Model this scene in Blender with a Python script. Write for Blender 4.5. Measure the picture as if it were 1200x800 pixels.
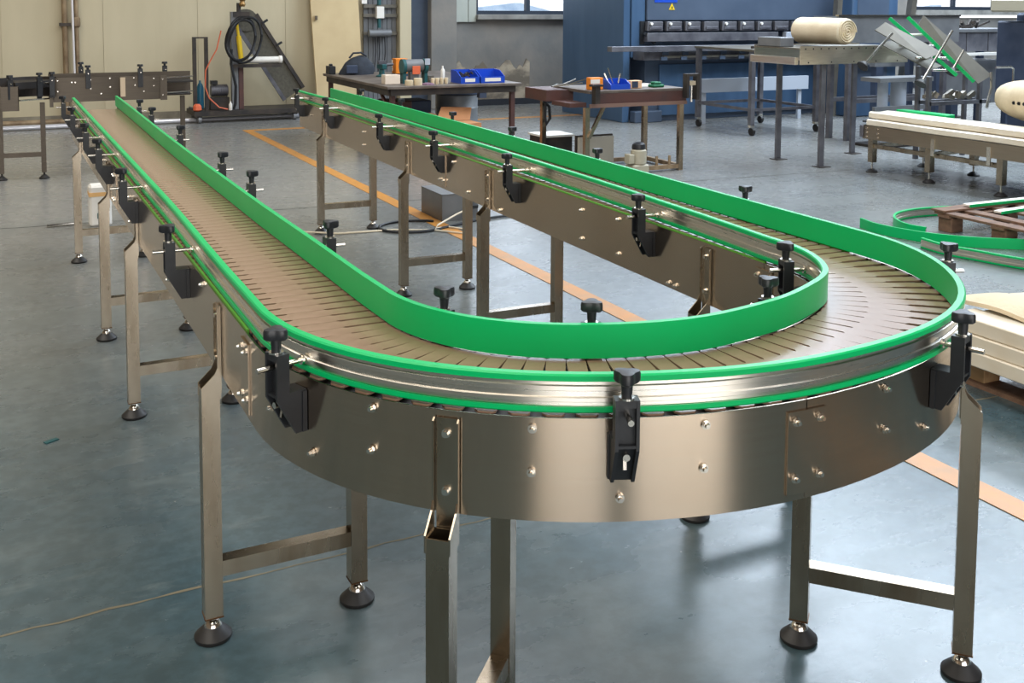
import bpy, bmesh, math, random
from mathutils import Vector, Matrix
R_ = random.Random(7)
PI = math.pi
SC = bpy.context.scene
COL = SC.collection
for o in list(bpy.data.objects):
    bpy.data.objects.remove(o)

# ------------------------------------------------------------------ camera
YAW, PITCH, ROLL = -0.46269, 0.07769, 0.005666
fwd = Vector((-math.sin(YAW) * math.cos(PITCH), math.cos(YAW) * math.cos(PITCH), -math.sin(PITCH)))
rgt = Vector((math.cos(YAW), math.sin(YAW), 0))
upv = rgt.cross(fwd)
r2 = rgt * math.cos(ROLL) + upv * math.sin(ROLL)
u2 = -rgt * math.sin(ROLL) + upv * math.cos(ROLL)
cam_d = bpy.data.cameras.new('camera')
cam = bpy.data.objects.new('camera', cam_d)
COL.objects.link(cam)
M = Matrix(((r2.x, u2.x, -fwd.x, -0.66185), (r2.y, u2.y, -fwd.y, -2.24873), (r2.z, u2.z, -fwd.z, 1.6103), (0, 0, 0, 1)))
cam.matrix_world = M
cam_d.sensor_width = 36
cam_d.lens = 36.985
cam_d.shift_y = -0.2483
cam_d.clip_end = 200
cam_d.clip_start = 0.05
SC.camera = cam

# ------------------------------------------------------------------ world, exposure
SC.view_settings.view_transform = 'Standard'
SC.view_settings.look = 'None'
SC.view_settings.exposure = 0.95
SC.view_settings.gamma = 1.0
SC.view_settings.use_curve_mapping = False
SC.cycles.use_denoising = True
SC.cycles.max_bounces = 7
SC.cycles.diffuse_bounces = 3
SC.cycles.glossy_bounces = 4
SC.cycles.transparent_max_bounces = 8
SC.cycles.sample_clamp_indirect = 6
SC.cycles.caustics_reflective = False
SC.cycles.caustics_refractive = False
wd = bpy.data.worlds.new('World')
SC.world = wd
wd.use_nodes = True
nt = wd.node_tree
bg = nt.nodes['Background']
tc = nt.nodes.new('ShaderNodeTexCoord')
nz = nt.nodes.new('ShaderNodeTexNoise')
nz.inputs['Scale'].default_value = 3.0
nz.inputs['Detail'].default_value = 5
cr = nt.nodes.new('ShaderNodeValToRGB')
cr.color_ramp.elements[0].position = 0.35
cr.color_ramp.elements[0].color = (0.62, 0.76, 1.0, 1)
cr.color_ramp.elements[1].position = 0.65
cr.color_ramp.elements[1].color = (1.0, 1.0, 1.0, 1)
nt.links.new(tc.outputs['Generated'], nz.inputs['Vector'])
nt.links.new(nz.outputs['Fac'], cr.inputs['Fac'])
nt.links.new(cr.outputs['Color'], bg.inputs['Color'])
bg.inputs['Strength'].default_value = 0.9


def area(name, loc, sx, sy, power, color, rot=(0, 0, 0)):
    d = bpy.data.lights.new(name, 'AREA')
    d.shape = 'RECTANGLE'
    d.size = sx
    d.size_y = sy
    d.energy = power
    d.color = color
    o = bpy.data.objects.new(name, d)
    o.location = loc
    o.rotation_euler = rot
    COL.objects.link(o)
    return o


# unseen fill lights under the roof, added to brighten the hall
for i, x in enumerate((-3.0, 3.5, 10.0, 16.5)):
    area('roof_fill', (x, (1.5, 1.5, 6.5, 6.5)[i], 6.9), 3.2, (15.0, 15.0, 9.0, 9.0)[i], (380, 300, 720, 720)[i], (1.0, 0.93, 0.82) if x < 3 else ((0.95, 0.97, 1.0) if x < 6 else (0.75, 0.87, 1.0)))
# daylight by the far window bands; unseen warm fill lamps added behind camera
area('window_daylight', (11.8, 12.7, 4.1), 11.0, 4.5, 140, (0.72, 0.85, 1.0), (-PI / 2, 0, 0))
area('rear_fill', (-3.9, -8.9, 2.3), 3.6, 4.2, 110, (1.0, 0.94, 0.86), (PI / 2, 0, 0))
area('rear_fill', (0.9, -8.9, 2.3), 3.8, 4.2, 125, (1.0, 0.94, 0.86), (PI / 2, 0, 0))


# ------------------------------------------------------------------ materials
def srgb(r, g, b):
    f = lambda c: (c / 255 / 12.92) if c / 255 <= 0.04045 else ((c / 255 + 0.055) / 1.055) ** 2.4
    return (f(r), f(g), f(b), 1)


MATS = {}


def mat(name, c, rough=0.5, metal=0.0, c2=None, scale=5.0, stretch=(1, 1, 1), bump=0.0, bscale=None, rvar=0.0, spec=0.5, lo=0.35, hi=0.7, detail=6):
    m = bpy.data.materials.new(name)
    m.use_nodes = True
    n = m.node_tree.nodes
    l = m.node_tree.links
    b = n['Principled BSDF']
    b.inputs['Base Color'].default_value = c
    b.inputs['Roughness'].default_value = rough
    b.inputs['Metallic'].default_value = metal
    b.inputs['Specular IOR Level'].default_value = spec
    if c2 or rvar or bump:
        t = n.new('ShaderNodeTexCoord')
        mp = n.new('ShaderNodeMapping')
        mp.inputs['Scale'].default_value = stretch
        l.new(t.outputs['Object'], mp.inputs['Vector'])
        no = n.new('ShaderNodeTexNoise')
        no.inputs['Scale'].default_value = scale
        no.inputs['Detail'].default_value = detail
        l.new(mp.outputs['Vector'], no.inputs['Vector'])
        if c2:
            r = n.new('ShaderNodeValToRGB')
            r.color_ramp.elements[0].position = lo
            r.color_ramp.elements[1].position = hi
            r.color_ramp.elements[0].color = c
            r.color_ramp.elements[1].color = c2
            l.new(no.outputs['Fac'], r.inputs['Fac'])
            l.new(r.outputs['Color'], b.inputs['Base Color'])
        if rvar:
            mr = n.new('ShaderNodeMapRange')
            mr.inputs['To Min'].default_value = max(0.02, rough - rvar)
            mr.inputs['To Max'].default_value = rough + rvar
            l.new(no.outputs['Fac'], mr.inputs['Value'])
            l.new(mr.outputs['Result'], b.inputs['Roughness'])
        if bump:
            n2 = n.new('ShaderNodeTexNoise')
            n2.inputs['Scale'].default_value = bscale or scale * 6
            n2.inputs['Detail'].default_value = 3
            l.new(mp.outputs['Vector'], n2.inputs['Vector'])
            bp = n.new('ShaderNodeBump')
            bp.inputs['Strength'].default_value = bump
            bp.inputs['Distance'].default_value = 0.01
            l.new(n2.outputs['Fac'], bp.inputs['Height'])
            l.new(bp.outputs['Normal'], b.inputs['Normal'])
    MATS[name] = m
    return m


steel = mat('brushed_steel', srgb(186, 172, 154), 0.33, 1.0, srgb(176, 162, 144), 4, (1, 1, 30), 0.0, None, 0.03)
tube_steel = mat('tube_steel', srgb(186, 174, 156), 0.27, 1.0, srgb(138, 122, 102), 9, (1, 1, 0.25), 0.0, None, 0.07)
bright = mat('bright_steel', srgb(232, 226, 216), 0.18, 1.0)
alu = mat('aluminium', srgb(236, 228, 214), 0.30, 1.0, srgb(222, 212, 198), 6, (1, 1, 12), 0.0, None, 0.04)
green = mat('green_plastic', srgb(0, 184, 104), 0.34, 0.0, srgb(0, 177, 98), 3, rvar=0.04, spec=0.35)
wear = mat('lime_strip', srgb(96, 170, 60), 0.4)
slatm = mat('slat_plastic', srgb(152, 124, 104), 0.2, 0.0, srgb(140, 112, 92), 18, (1, 1, 1), 0.0, None, 0.05, spec=0.6)
chain = mat('chain_dark', srgb(34, 30, 28), 0.6)
black = mat('black_plastic', srgb(30, 32, 36), 0.42, 0.0, srgb(40, 42, 46), 20, bump=0.02)
rubber = mat('black_rubber', srgb(28, 26, 26), 0.5)
weld = mat('weld_brown', srgb(104, 74, 50), 0.4, 0.8)


BRUSHED = []


def brushed(m, aniso):
    n = m.node_tree.nodes
    b = n['Principled BSDF']
    t = n.new('ShaderNodeTangent')
    t.direction_type = 'UV_MAP'
    t.uv_map = 'brush'
    b.inputs['Anisotropic'].default_value = aniso
    m.node_tree.links.new(t.outputs['Tangent'], b.inputs['Tangent'])
    BRUSHED.append(m)


side_steel = mat('side_plate_steel', srgb(196, 180, 161), 0.22, 1.0, srgb(190, 173, 154), 4, (1, 1, 40), 0.0, None, 0.02)
brushed(side_steel, 0.9)
rail_alu = mat('rail_aluminium', srgb(242, 236, 226), 0.28, 1.0, srgb(234, 226, 214), 6, (1, 1, 30), 0.0, None, 0.03)
brushed(rail_alu, 0.8)


def floor_mat():
    m = bpy.data.materials.new('painted_floor')
    m.use_nodes = True
    n = m.node_tree.nodes
    l = m.node_tree.links
    b = n['Principled BSDF']
    t = n.new('ShaderNodeTexCoord')

    def noise(sc, det, st=(1, 1, 1)):
        mp = n.new('ShaderNodeMapping')
        mp.inputs['Scale'].default_value = st
        l.new(t.outputs['Object'], mp.inputs['Vector'])
        q = n.new('ShaderNodeTexNoise')
        q.inputs['Scale'].default_value = sc
        q.inputs['Detail'].default_value = det
        q.inputs['Roughness'].default_value = 0.6
        l.new(mp.outputs['Vector'], q.inputs['Vector'])
        return q

    def ramp(src, p0, p1, c0, c1):
        r = n.new('ShaderNodeValToRGB')
        r.color_ramp.elements[0].position = p0
        r.color_ramp.elements[1].position = p1
        r.color_ramp.elements[0].color = c0
        r.color_ramp.elements[1].color = c1
        l.new(src, r.inputs['Fac'])
        return r

    def mix(f, a, c, mode='MIX'):
        x = n.new('ShaderNodeMix')
        x.data_type = 'RGBA'
        x.blend_type = mode
        if isinstance(f, float):
            x.inputs[0].default_value = f
        else:
            l.new(f, x.inputs[0])
        for k, v in ((6, a), (7, c)):
            if isinstance(v, tuple):
                x.inputs[k].default_value = v
            else:
                l.new(v, x.inputs[k])
        return x.outputs[2]
    big = noise(0.5, 5)
    mid = noise(2.4, 8, (1, 1.6, 1))
    fine = noise(22, 6)
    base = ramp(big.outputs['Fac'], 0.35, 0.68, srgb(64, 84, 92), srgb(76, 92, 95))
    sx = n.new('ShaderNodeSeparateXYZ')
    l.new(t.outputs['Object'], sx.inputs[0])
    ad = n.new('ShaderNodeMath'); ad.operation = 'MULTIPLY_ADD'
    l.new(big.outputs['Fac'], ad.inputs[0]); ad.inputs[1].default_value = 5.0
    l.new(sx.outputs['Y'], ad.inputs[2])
    far_pale = n.new('ShaderNodeMapRange')
    far_pale.inputs['From Min'].default_value = 4.2
    far_pale.inputs['From Max'].default_value = 10.5
    far_pale.inputs['To Max'].default_value = 0.92
    l.new(ad.outputs[0], far_pale.inputs['Value'])
    far_mix = mix(far_pale.outputs['Result'], base.outputs['Color'], srgb(138, 137, 134))  # paler grey blended in with distance; far brightness put into the colour
    m2 = ramp(mid.outputs['Fac'], 0.45, 0.75, (0, 0, 0, 1), (0.35, 0.35, 0.35, 1))
    c = mix(m2.outputs['Color'], far_mix, srgb(112, 118, 114))
    # pale scuffs
    sc_ = noise(7, 10, (0.5, 1.8, 1))
    m3 = ramp(sc_.outputs['Fac'], 0.6, 0.8, (0, 0, 0, 1), (0.28, 0.28, 0.28, 1))
    c = mix(m3.outputs['Color'], c, srgb(140, 146, 142))
    f3 = ramp(fine.outputs['Fac'], 0.4, 0.62, (0.84, 0.84, 0.84, 1), (1.06, 1.06, 1.06, 1))
    c = mix(1.0, c, f3.outputs['Color'], 'MULTIPLY')
    # tiny chips of paint
    vo = n.new('ShaderNodeTexVoronoi')
    vo.inputs['Scale'].default_value = 5.0
    l.new(t.outputs['Object'], vo.inputs['Vector'])
    m4 = ramp(vo.outputs['Distance'], 0.012, 0.02, (0.8, 0.8, 0.8, 1), (0, 0, 0, 1))
    c = mix(m4.outputs['Color'], c, srgb(190, 190, 180))
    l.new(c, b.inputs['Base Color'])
    rr = n.new('ShaderNodeMapRange')
    rr.inputs['To Min'].default_value = 0.17
    rr.inputs['To Max'].default_value = 0.38
    l.new(mid.outputs['Fac'], rr.inputs['Value'])
    l.new(rr.outputs['Result'], b.inputs['Roughness'])
    b.inputs['Specular IOR Level'].default_value = 0.75
    bp = n.new('ShaderNodeBump')
    bp.inputs['Strength'].default_value = 0.25
    bp.inputs['Distance'].default_value = 0.004
    l.new(sc_.outputs['Fac'], bp.inputs['Height'])
    l.new(bp.outputs['Normal'], b.inputs['Normal'])
    return m


# ------------------------------------------------------------------ mesh helpers
class MB:
    def __init__(s):
        s.v = []
        s.f = []

    def add(s, vs, fs):
        k = len(s.v)
        s.v += [tuple(v) for v in vs]
        s.f += [tuple(i + k for i in f) for f in fs]
        return s

    def box(s, x0, x1, y0, y1, z0, z1, rz=0.0, c=None):
        vs = [Vector((x, y, z)) for z in (z0, z1) for (x, y) in ((x0, y0), (x1, y0), (x1, y1), (x0, y1))]
        if rz:
            cc = Vector(c) if c else Vector(((x0 + x1) / 2, (y0 + y1) / 2, 0))
            ca, sa = math.cos(rz), math.sin(rz)
            vs = [Vector((cc.x + (v.x - cc.x) * ca - (v.y - cc.y) * sa, cc.y + (v.x - cc.x) * sa + (v.y - cc.y) * ca, v.z)) for v in vs]
        return s.add(vs, [(3, 2, 1, 0), (4, 5, 6, 7), (0, 1, 5, 4), (1, 2, 6, 5), (2, 3, 7, 6), (3, 0, 4, 7)])

    def bar(s, a, b, w, h=None, up=(0, 0, 1)):
        """a box beam from a to b"""
        a = Vector(a); b = Vector(b); h = h or w
        d = (b - a).normalized()
        u = Vector(up)
        if abs(d.dot(u)) > 0.98:
            u = Vector((1, 0, 0))
        x = d.cross(u).normalized()
        y = x.cross(d).normalized()
        vs = []
        for p in (a, b):
            for (i, j) in ((-1, -1), (1, -1), (1, 1), (-1, 1)):
                vs.append(p + x * (i * w / 2) + y * (j * h / 2))
        return s.add(vs, [(3, 2, 1, 0), (4, 5, 6, 7), (0, 1, 5, 4), (1, 2, 6, 5), (2, 3, 7, 6), (3, 0, 4, 7)])

    def cyl(s, a, b, r0, r1=None, n=12, cap=True):
        a = Vector(a); b = Vector(b)
        r1 = r0 if r1 is None else r1
        d = (b - a).normalized()
        u = Vector((0, 0, 1)) if abs(d.z) < 0.9 else Vector((1, 0, 0))
        x = d.cross(u).normalized(); y = d.cross(x).normalized()
        vs = []
        for p, r in ((a, r0), (b, r1)):
            for i in range(n):
                t = 2 * PI * i / n
                vs.append(p + x * (r * math.cos(t)) + y * (r * math.sin(t)))
        fs = [(i, (i + 1) % n, n + (i + 1) % n, n + i) for i in range(n)]
        if cap:
            fs += [tuple(range(n))[::-1], tuple(range(n, 2 * n))]
        return s.add(vs, fs)

    def lathe(s, prof, c=(0, 0, 0), n=16):
        vs = []
        for (r, z) in prof:
            for i in range(n):
                t = 2 * PI * i / n
                vs.append((c[0] + r * math.cos(t), c[1] + r * math.sin(t), c[2] + z))
        fs = []
        for k in range(len(prof) - 1):
            for i in range(n):
                j = (i + 1) % n
                fs.append((k * n + i, k * n + j, (k + 1) * n + j, (k + 1) * n + i))
        fs += [tuple(range(n))[::-1], tuple(range((len(prof) - 1) * n, len(prof) * n))]
        return s.add(vs, fs)

    def tube(s, pts, r, n=8):
        pts = [Vector(p) for p in pts]
        rings = []
        px = None
        for i, p in enumerate(pts):
            d = (pts[min(i + 1, len(pts) - 1)] - pts[max(i - 1, 0)]).normalized()
            if px is None:
                u = Vector((0, 0, 1)) if abs(d.z) < 0.9 else Vector((1, 0, 0))
                px = d.cross(u).normalized()
            px = (px - d * px.dot(d)).normalized()
            py = d.cross(px)
            rings.append([p + px * (r * math.cos(2 * PI * k / n)) + py * (r * math.sin(2 * PI * k / n)) for k in range(n)])
        vs = [v for rg in rings for v in rg]
        fs = []
        for i in range(len(pts) - 1):
            for k in range(n):
                j = (k + 1) % n
                fs.append((i * n + k, i * n + j, (i + 1) * n + j, (i + 1) * n + k))
        fs += [tuple(range(n))[::-1], tuple(range((len(pts) - 1) * n, len(pts) * n))]
        return s.add(vs, fs)

    def prism(s, poly, y0, y1):
        """polygon in (x, z) extruded along y"""
        n = len(poly)
        vs = [(x, y0, z) for x, z in poly] + [(x, y1, z) for x, z in poly]
        fs = [(i, (i + 1) % n, n + (i + 1) % n, n + i) for i in range(n)]
        fs += [tuple(range(n))[::-1], tuple(range(n, 2 * n))]
        return s.add(vs, fs)

    def slab(s, poly, z0, z1):
        """polygon in (x, y) extruded along z"""
        n = len(poly)
        vs = [(x, y, z0) for x, y in poly] + [(x, y, z1) for x, y in poly]
        fs = [(i, (i + 1) % n, n + (i + 1) % n, n + i) for i in range(n)]
        fs += [tuple(range(n))[::-1], tuple(range(n, 2 * n))]
        return s.add(vs, fs)

    def quad3(s, pts, thick):
        """a flat panel through four points, with a thickness"""
        p = [Vector(q) for q in pts]
        nn = (p[1] - p[0]).cross(p[-1] - p[0]).normalized() * thick
        k = len(p)
        vs = p + [q + nn for q in p]
        fs = [tuple(range(k))[::-1], tuple(range(k, 2 * k))] + [(i, (i + 1) % k, k + (i + 1) % k, k + i) for i in range(k)]
        return s.add(vs, fs)


ORG = {}


def make_mesh(name, mb, m, smooth=False, bevel=0.0, org=Vector((0, 0, 0))):
    me = bpy.data.meshes.new(name)
    me.from_pydata([(v[0] - org.x, v[1] - org.y, v[2] - org.z) for v in mb.v], [], mb.f)
    bm = bmesh.new()
    bm.from_mesh(me)
    if bevel:
        bmesh.ops.bevel(bm, geom=[e for e in bm.edges if len(e.link_faces) == 2 and e.calc_face_angle(0) > 0.5], offset=bevel, segments=1, affect='EDGES', clamp_overlap=True)
    bmesh.ops.recalc_face_normals(bm, faces=bm.faces)
    bm.to_mesh(me)
    bm.free()
    me.materials.append(m)
    if smooth:
        me.polygons.foreach_set('use_smooth', [True] * len(me.polygons))
        try:
            me.set_sharp_from_angle(angle=math.radians(38))
        except Exception:
            pass
    me.update()
    return me


def add_uv(me, mb):
    base, n, ss = mb.grid
    uv = me.uv_layers.new(name='brush')
    for lp in me.loops:
        vi = lp.vertex_index
        uv.data[lp.index].uv = (me.vertices[vi].co.z * 5, ss[min(vi // n, len(ss) - 1)])


def obj(name, mb, m, parent=None, smooth=False, bevel=0.0, label=None):
    xs = [v[0] for v in mb.v]; ys = [v[1] for v in mb.v]; zs = [v[2] for v in mb.v]
    org = Vector(((min(xs) + max(xs)) / 2, (min(ys) + max(ys)) / 2, min(zs)))
    me = make_mesh(name, mb, m, smooth, bevel, org)
    if hasattr(mb, 'grid') and m in BRUSHED:
        add_uv(me, mb)
    o = bpy.data.objects.new(name, me)
    COL.objects.link(o)
    ORG[o.name] = org
    if parent is not None:
        o.parent = parent
        o.location = org - ORG[parent.name]
    else:
        o.location = org
    if label:
        o['label'] = label
    return o


def thing(name, loc, label, cat, group=None):
    o = bpy.data.objects.new(name, None)
    o.empty_display_size = 0.1
    COL.objects.link(o)
    o.location = loc
    ORG[o.name] = Vector(loc)
    o['label'] = label
    o['category'] = cat
    if group:
        o['group'] = group
    return o


def tag(o, label, cat, group=None):
    o['label'] = label
    o['category'] = cat
    if group:
        o['group'] = group
    return o


def struct(name, mb, m, **k):
    o = obj(name, mb, m, **k)
    o['kind'] = 'structure'
    return o


def inst(name, me, parent, loc, rz=0.0):
    """an object that shares mesh data, placed at world loc under an unrotated parent"""
    o = bpy.data.objects.new(name, me)
    COL.objects.link(o)
    o.parent = parent
    o.location = Vector(loc) - ORG[parent.name]
    o.rotation_euler = (0, 0, rz)
    ORG[o.name] = Vector(loc)
    return o


def sub(name, me, parent, loc=(0, 0, 0)):
    o = bpy.data.objects.new(name, me)
    COL.objects.link(o)
    o.parent = parent
    o.location = loc
    return o


# ------------------------------------------------------------------ the hall
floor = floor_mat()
beige = mat('beige_wall', srgb(204, 192, 162), 0.7, 0, srgb(192, 180, 150), 1.6, (1.5, 1, 0.35), 0.06, 12)
concrete = mat('concrete', srgb(116, 116, 114), 0.85, 0, srgb(142, 136, 128), 1.6, (1, 1, 1), 0.3, 14)
greypaint = mat('grey_wall', srgb(120, 124, 128), 0.7, 0, srgb(104, 108, 112), 2)
darkframe = mat('dark_frame', srgb(52, 60, 72), 0.5, 0.3)
ceilm = mat('ceiling_white', srgb(150, 150, 148), 0.8)
orange_line = mat('orange_line', srgb(206, 140, 62), 0.4, 0, srgb(186, 134, 74), 9, bump=0.05)
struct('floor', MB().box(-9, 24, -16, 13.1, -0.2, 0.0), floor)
WY = 13.05
# rear wall, beige sheet part with its seams
wl_ = struct('wall_back', MB().box(-9, 4.95, WY, WY + 0.25, 0, 7), beige)
x = -8.0
k = 0
while x < 3.6:
    obj('wall_panel', MB().box(x + 0.0025, x + 1.2475, WY - 0.012, WY, 0.1, 6.9), beige, wl_)
    x += 1.25
struct('baseboard_back', MB().box(-9, 3.5, WY - 0.05, WY - 0.012, 0, 0.1), mat('skirting', srgb(150, 142, 124), 0.7, 0, srgb(96, 88, 76), 4))
struct('wall_back_concrete', MB().box(4.95, 24, WY, WY + 0.25, 0, 1.4).box(4.95, 6.33, WY, WY + 0.25, 1.4, 7).box(8.2, 8.5, WY, WY + 0.25, 1.4, 6.4).box(14.3, 15.9, WY, WY + 0.25, 1.4, 6.4).box(21.9, 24, WY, WY + 0.25, 1.4, 6.4).box(6.33, 24, WY, WY + 0.25, 6.4, 7), concrete)
struct('trim_1', MB().box(6.3, 8.25, WY - 0.12, WY + 0.02, 1.38, 1.46), mat('sill_cement', srgb(150, 148, 142), 0.8, 0, srgb(120, 118, 114), 5), bevel=0.006)
struct('trim_2', MB().box(8.25, 15.8, WY - 0.12, WY + 0.02, 1.38, 1.46).box(15.8, 23.9, WY - 0.12, WY + 0.02, 1.46, 1.56), MATS['sill_cement'], bevel=0.006)
struct('pillar_1', MB().box(5.43, 5.86, WY - 0.3, WY, 0, 7), concrete, bevel=0.01)
struct('pillar_2', MB().box(5.16, 5.43, WY - 0.16, WY, 0, 7), mat('blue_grey_steel', srgb(62, 72, 88), 0.5, 0.2, srgb(74, 84, 98), 4))
struct('pillar_3', MB().box(4.95, 5.14, WY - 0.22, WY, 0, 7), beige, bevel=0.008)
struct('wall_panel_cream', MB().box(5.86, 6.16, WY - 0.05, WY, 1.34, 6).box(6.17, 6.3, WY - 0.05, WY, 1.34, 6), mat('cream_sheet', srgb(178, 182, 172), 0.6, 0, srgb(160, 164, 156), 3, (1, 1, 0.3)), bevel=0.004)
dirtm = mat('old_plaster', srgb(120, 112, 100), 0.9, 0, srgb(182, 170, 150), 3.2, (1, 1, 1.6), 0.5, 10, lo=0.45, hi=0.62)
# the flaking plaster low on the concrete wall
mb = MB()
pp = []
xs = [5.9 + i * 0.06 for i in range(24)]
for i, xx in enumerate(xs):
    pp.append((xx, 0.64 + 0.07 * math.sin(i * 0.9) + R_.uniform(-0.05, 0.06)))
poly = [(5.9, 0.1)] + pp + [(xs[-1], 0.1)]
mb.prism(poly, WY - 0.02, WY)
struct('trim_3', mb, dirtm)
struct('baseboard_right', MB().box(5.9, 24, WY - 0.06, WY - 0.021, 0, 0.1), mat('black_skirting', srgb(40, 44, 52), 0.6))
struct('wall_left', MB().box(-9.25, -9, -16, 13.3, 0, 7), mat('left_wall', srgb(112, 98, 84), 0.8, 0, srgb(128, 108, 88), 1.2))
struct('wall_right', MB().box(24, 24.25, -16, 13.3, 0, 7), greypaint)
struct('ceiling', MB().box(-9.25, 24.25, -16, 13.3, 7.0, 7.2), ceilm)
struct('wall_front', MB().box(-9.25, -5.8, -9.3, -9.1, 0, 7).box(-2.0, -1.1, -9.3, -9.1, 0, 4.6).box(2.9, 24.25, -9.3, -9.1, 0, 7).box(-5.8, 2.9, -9.3, -9.1, 4.6, 7), mat('front_wall', srgb(104, 90, 76), 0.7, 0, srgb(134, 106, 80), 0.5))  # unseen wall; opening and middle pillar added to band the side plate reflections


def glassm():
    m = bpy.data.materials.new('window_glass')
    m.use_nodes = True
    n = m.node_tree.nodes; l = m.node_tree.links
    n.remove(n['Principled BSDF'])
    t = n.new('ShaderNodeBsdfTransparent'); g = n.new('ShaderNodeBsdfGlossy')
    g.inputs['Roughness'].default_value = 0.05
    f = n.new('ShaderNodeMixShader'); f.inputs[0].default_value = 0.07
    l.new(t.outputs[0], f.inputs[1]); l.new(g.outputs[0], f.inputs[2])
    l.new(f.outputs[0], n['Material Output'].inputs['Surface'])
    return m


glass = glassm()


def window(name, x0, x1, z0, z1, cols, rows):
    w = struct(name, MB().box(x0, x1, WY + 0.02, WY + 0.1, z0, z0 + 0.07).box(x0, x1, WY + 0.02, WY + 0.1, z1 - 0.07, z1), darkframe)
    for i in range(cols + 1):
        xx = x0 + (x1 - x0) * i / cols
        obj('window_mullion', MB().box(xx - 0.035, xx + 0.035, WY + 0.02, WY + 0.1, z0 + 0.07, z1 - 0.07), darkframe, w)
    for j in range(rows):
        for i in range(cols):
            a = x0 + (x1 - x0) * i / cols + 0.035; b = x0 + (x1 - x0) * (i + 1) / cols - 0.035
            c = z0 + 0.07 + (z1 - z0 - 0.14) * j / rows; d = z0 + 0.07 + (z1 - z0 - 0.14) * (j + 1) / rows
            obj('pane', MB().box(a, b, WY + 0.055, WY + 0.061, c, d), glass, w)
    return w


window('window_1', 6.33, 8.2, 1.45, 6.4, 2, 3)
window('window_2', 8.5, 14.3, 1.46, 6.4, 5, 3)
window('window_3', 15.9, 21.9, 1.56, 6.4, 5, 3)
# a low hill and trees beyond the windows
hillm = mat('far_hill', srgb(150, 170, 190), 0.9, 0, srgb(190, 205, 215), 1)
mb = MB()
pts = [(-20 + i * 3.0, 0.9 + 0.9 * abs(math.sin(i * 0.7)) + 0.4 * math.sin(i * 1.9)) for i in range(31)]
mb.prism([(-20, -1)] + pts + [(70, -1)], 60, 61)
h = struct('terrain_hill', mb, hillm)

# painted walkway line on the floor
struct('floor_marking', MB().box(2.215, 2.325, -3.0, 11.1, 0.0005, 0.003).box(2.215, 8.5, 11.1, 11.22, 0.0005, 0.003), orange_line)
crackm = mat('crack_dark', srgb(62, 60, 52), 0.9)
crackm2 = mat('crack_tan', srgb(112, 104, 84), 0.9)
def joint_line(a, b, w, m):
    mb = MB()
    a = Vector(a); b = Vector(b)
    n = int((b - a).length / 0.06)
    d = (b - a).normalized(); q = Vector((-d.y, d.x))
    prev = None
    vs = []
    for i in range(n + 1):
        p = a + (b - a) * (i / n) + q * R_.uniform(-0.006, 0.006)
        ww = w * R_.uniform(0.4, 1.1)
        vs += [(p.x - q.x * ww / 2, p.y - q.y * ww / 2, 0.0008), (p.x + q.x * ww / 2, p.y + q.y * ww / 2, 0.0008)]
    mb.add(vs, [(2 * i, 2 * i + 2, 2 * i + 3, 2 * i + 1) for i in range(n)])
    o = struct('floor_joint', mb, m)
joint_line((-3, 0.60), (6, 0.70), 0.012, crackm2)
joint_line((-3, 6.15), (7, 5.5), 0.02, crackm)

# ------------------------------------------------------------------ conveyor centreline
KAP = [1.7515, 1.8184, 1.4980, 1.2195, 1.1635, 0.9894, 1.1015, 1.7782, 1.5021, 1.6280]
SL = 0.215687
NODES = [(0.0, 0.0, -PI / 2)]
for kk in KAP:
    x, y, a = NODES[-1]
    a2 = a + kk * SL
    x += (math.sin(a2) - math.sin(a)) / kk
    y += -(math.cos(a2) - math.cos(a)) / kk
    NODES.append((x, y, a2))
SEND = SL * len(KAP)
S0, S1 = -5.5, SEND + 5.6


def path(s):
    if s <= 0:
        return 0.0, -s, -PI / 2
    if s >= SEND:
        x, y, a = NODES[-1]
        return x + math.cos(a) * (s - SEND), y + math.sin(a) * (s - SEND), a
    i = int(s / SL)
    x, y, a = NODES[i]
    kk = KAP[i]
    a2 = a + kk * (s - i * SL)
    return x + (math.sin(a2) - math.sin(a)) / kk, y - (math.cos(a2) - math.cos(a)) / kk, a2


def pt(s, t, z=0.0):
    x, y, a = path(s)
    return Vector((x - math.sin(a) * t, y + math.cos(a) * t, z))


def lerp(tab, s):
    if s <= tab[0][0]:
        return tab[0][1]
    for (a, b), (c, d) in zip(tab, tab[1:]):
        if s <= c:
            f = (s - a) / (c - a)
            f = f * f * (3 - 2 * f)
            return b + (d - b) * f
    return tab[-1][1]


def samples(a, b):
    out = [a]
    s = a
    while s < b - 1e-6:
        step = 0.045 if -0.2 < s < SEND + 0.15 else 0.25
        if s < -0.2 and s + step > -0.2:
            step = -0.2 - s + 1e-4
        s = min(b, s + step)
        out.append(s)
    return out


def sweep(mb, prof, a, b):
    """prof(s) -> list of (t, z)"""
    ss = samples(a, b)
    base = len(mb.v)
    n = len(prof(a))
    mb.grid = (base, n, ss)
    for s in ss:
        for t, z in prof(s):
            mb.v.append(tuple(pt(s, t, z)))
    for i in range(len(ss) - 1):
        for k in range(n):
            j = (k + 1) % n
            mb.f.append((base + i * n + k, base + i * n + j, base + (i + 1) * n + j, base + (i + 1) * n + k))
    mb.f.append(tuple(base + k for k in range(n))[::-1])
    mb.f.append(tuple(base + (len(ss) - 1) * n + k for k in range(n)))
    return mb


WP = 0.1623
ZT, ZB = 0.8747, 0.683
conv = thing('conveyor', (0.7, 2.3, 0), 'long U-shaped steel slat conveyor with green guide rails, filling the foreground', 'conveyor')


def plate(side, a, b):
    g = 0.0012
    mb = sweep(MB(), lambda s: [(side * WP, ZB), (side * WP, ZT), (side * (WP - 0.004), ZT), (side * (WP - 0.004), ZB)], a + g, b - g)
    return obj('side_frame', mb, side_steel, conv, smooth=True)


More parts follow.
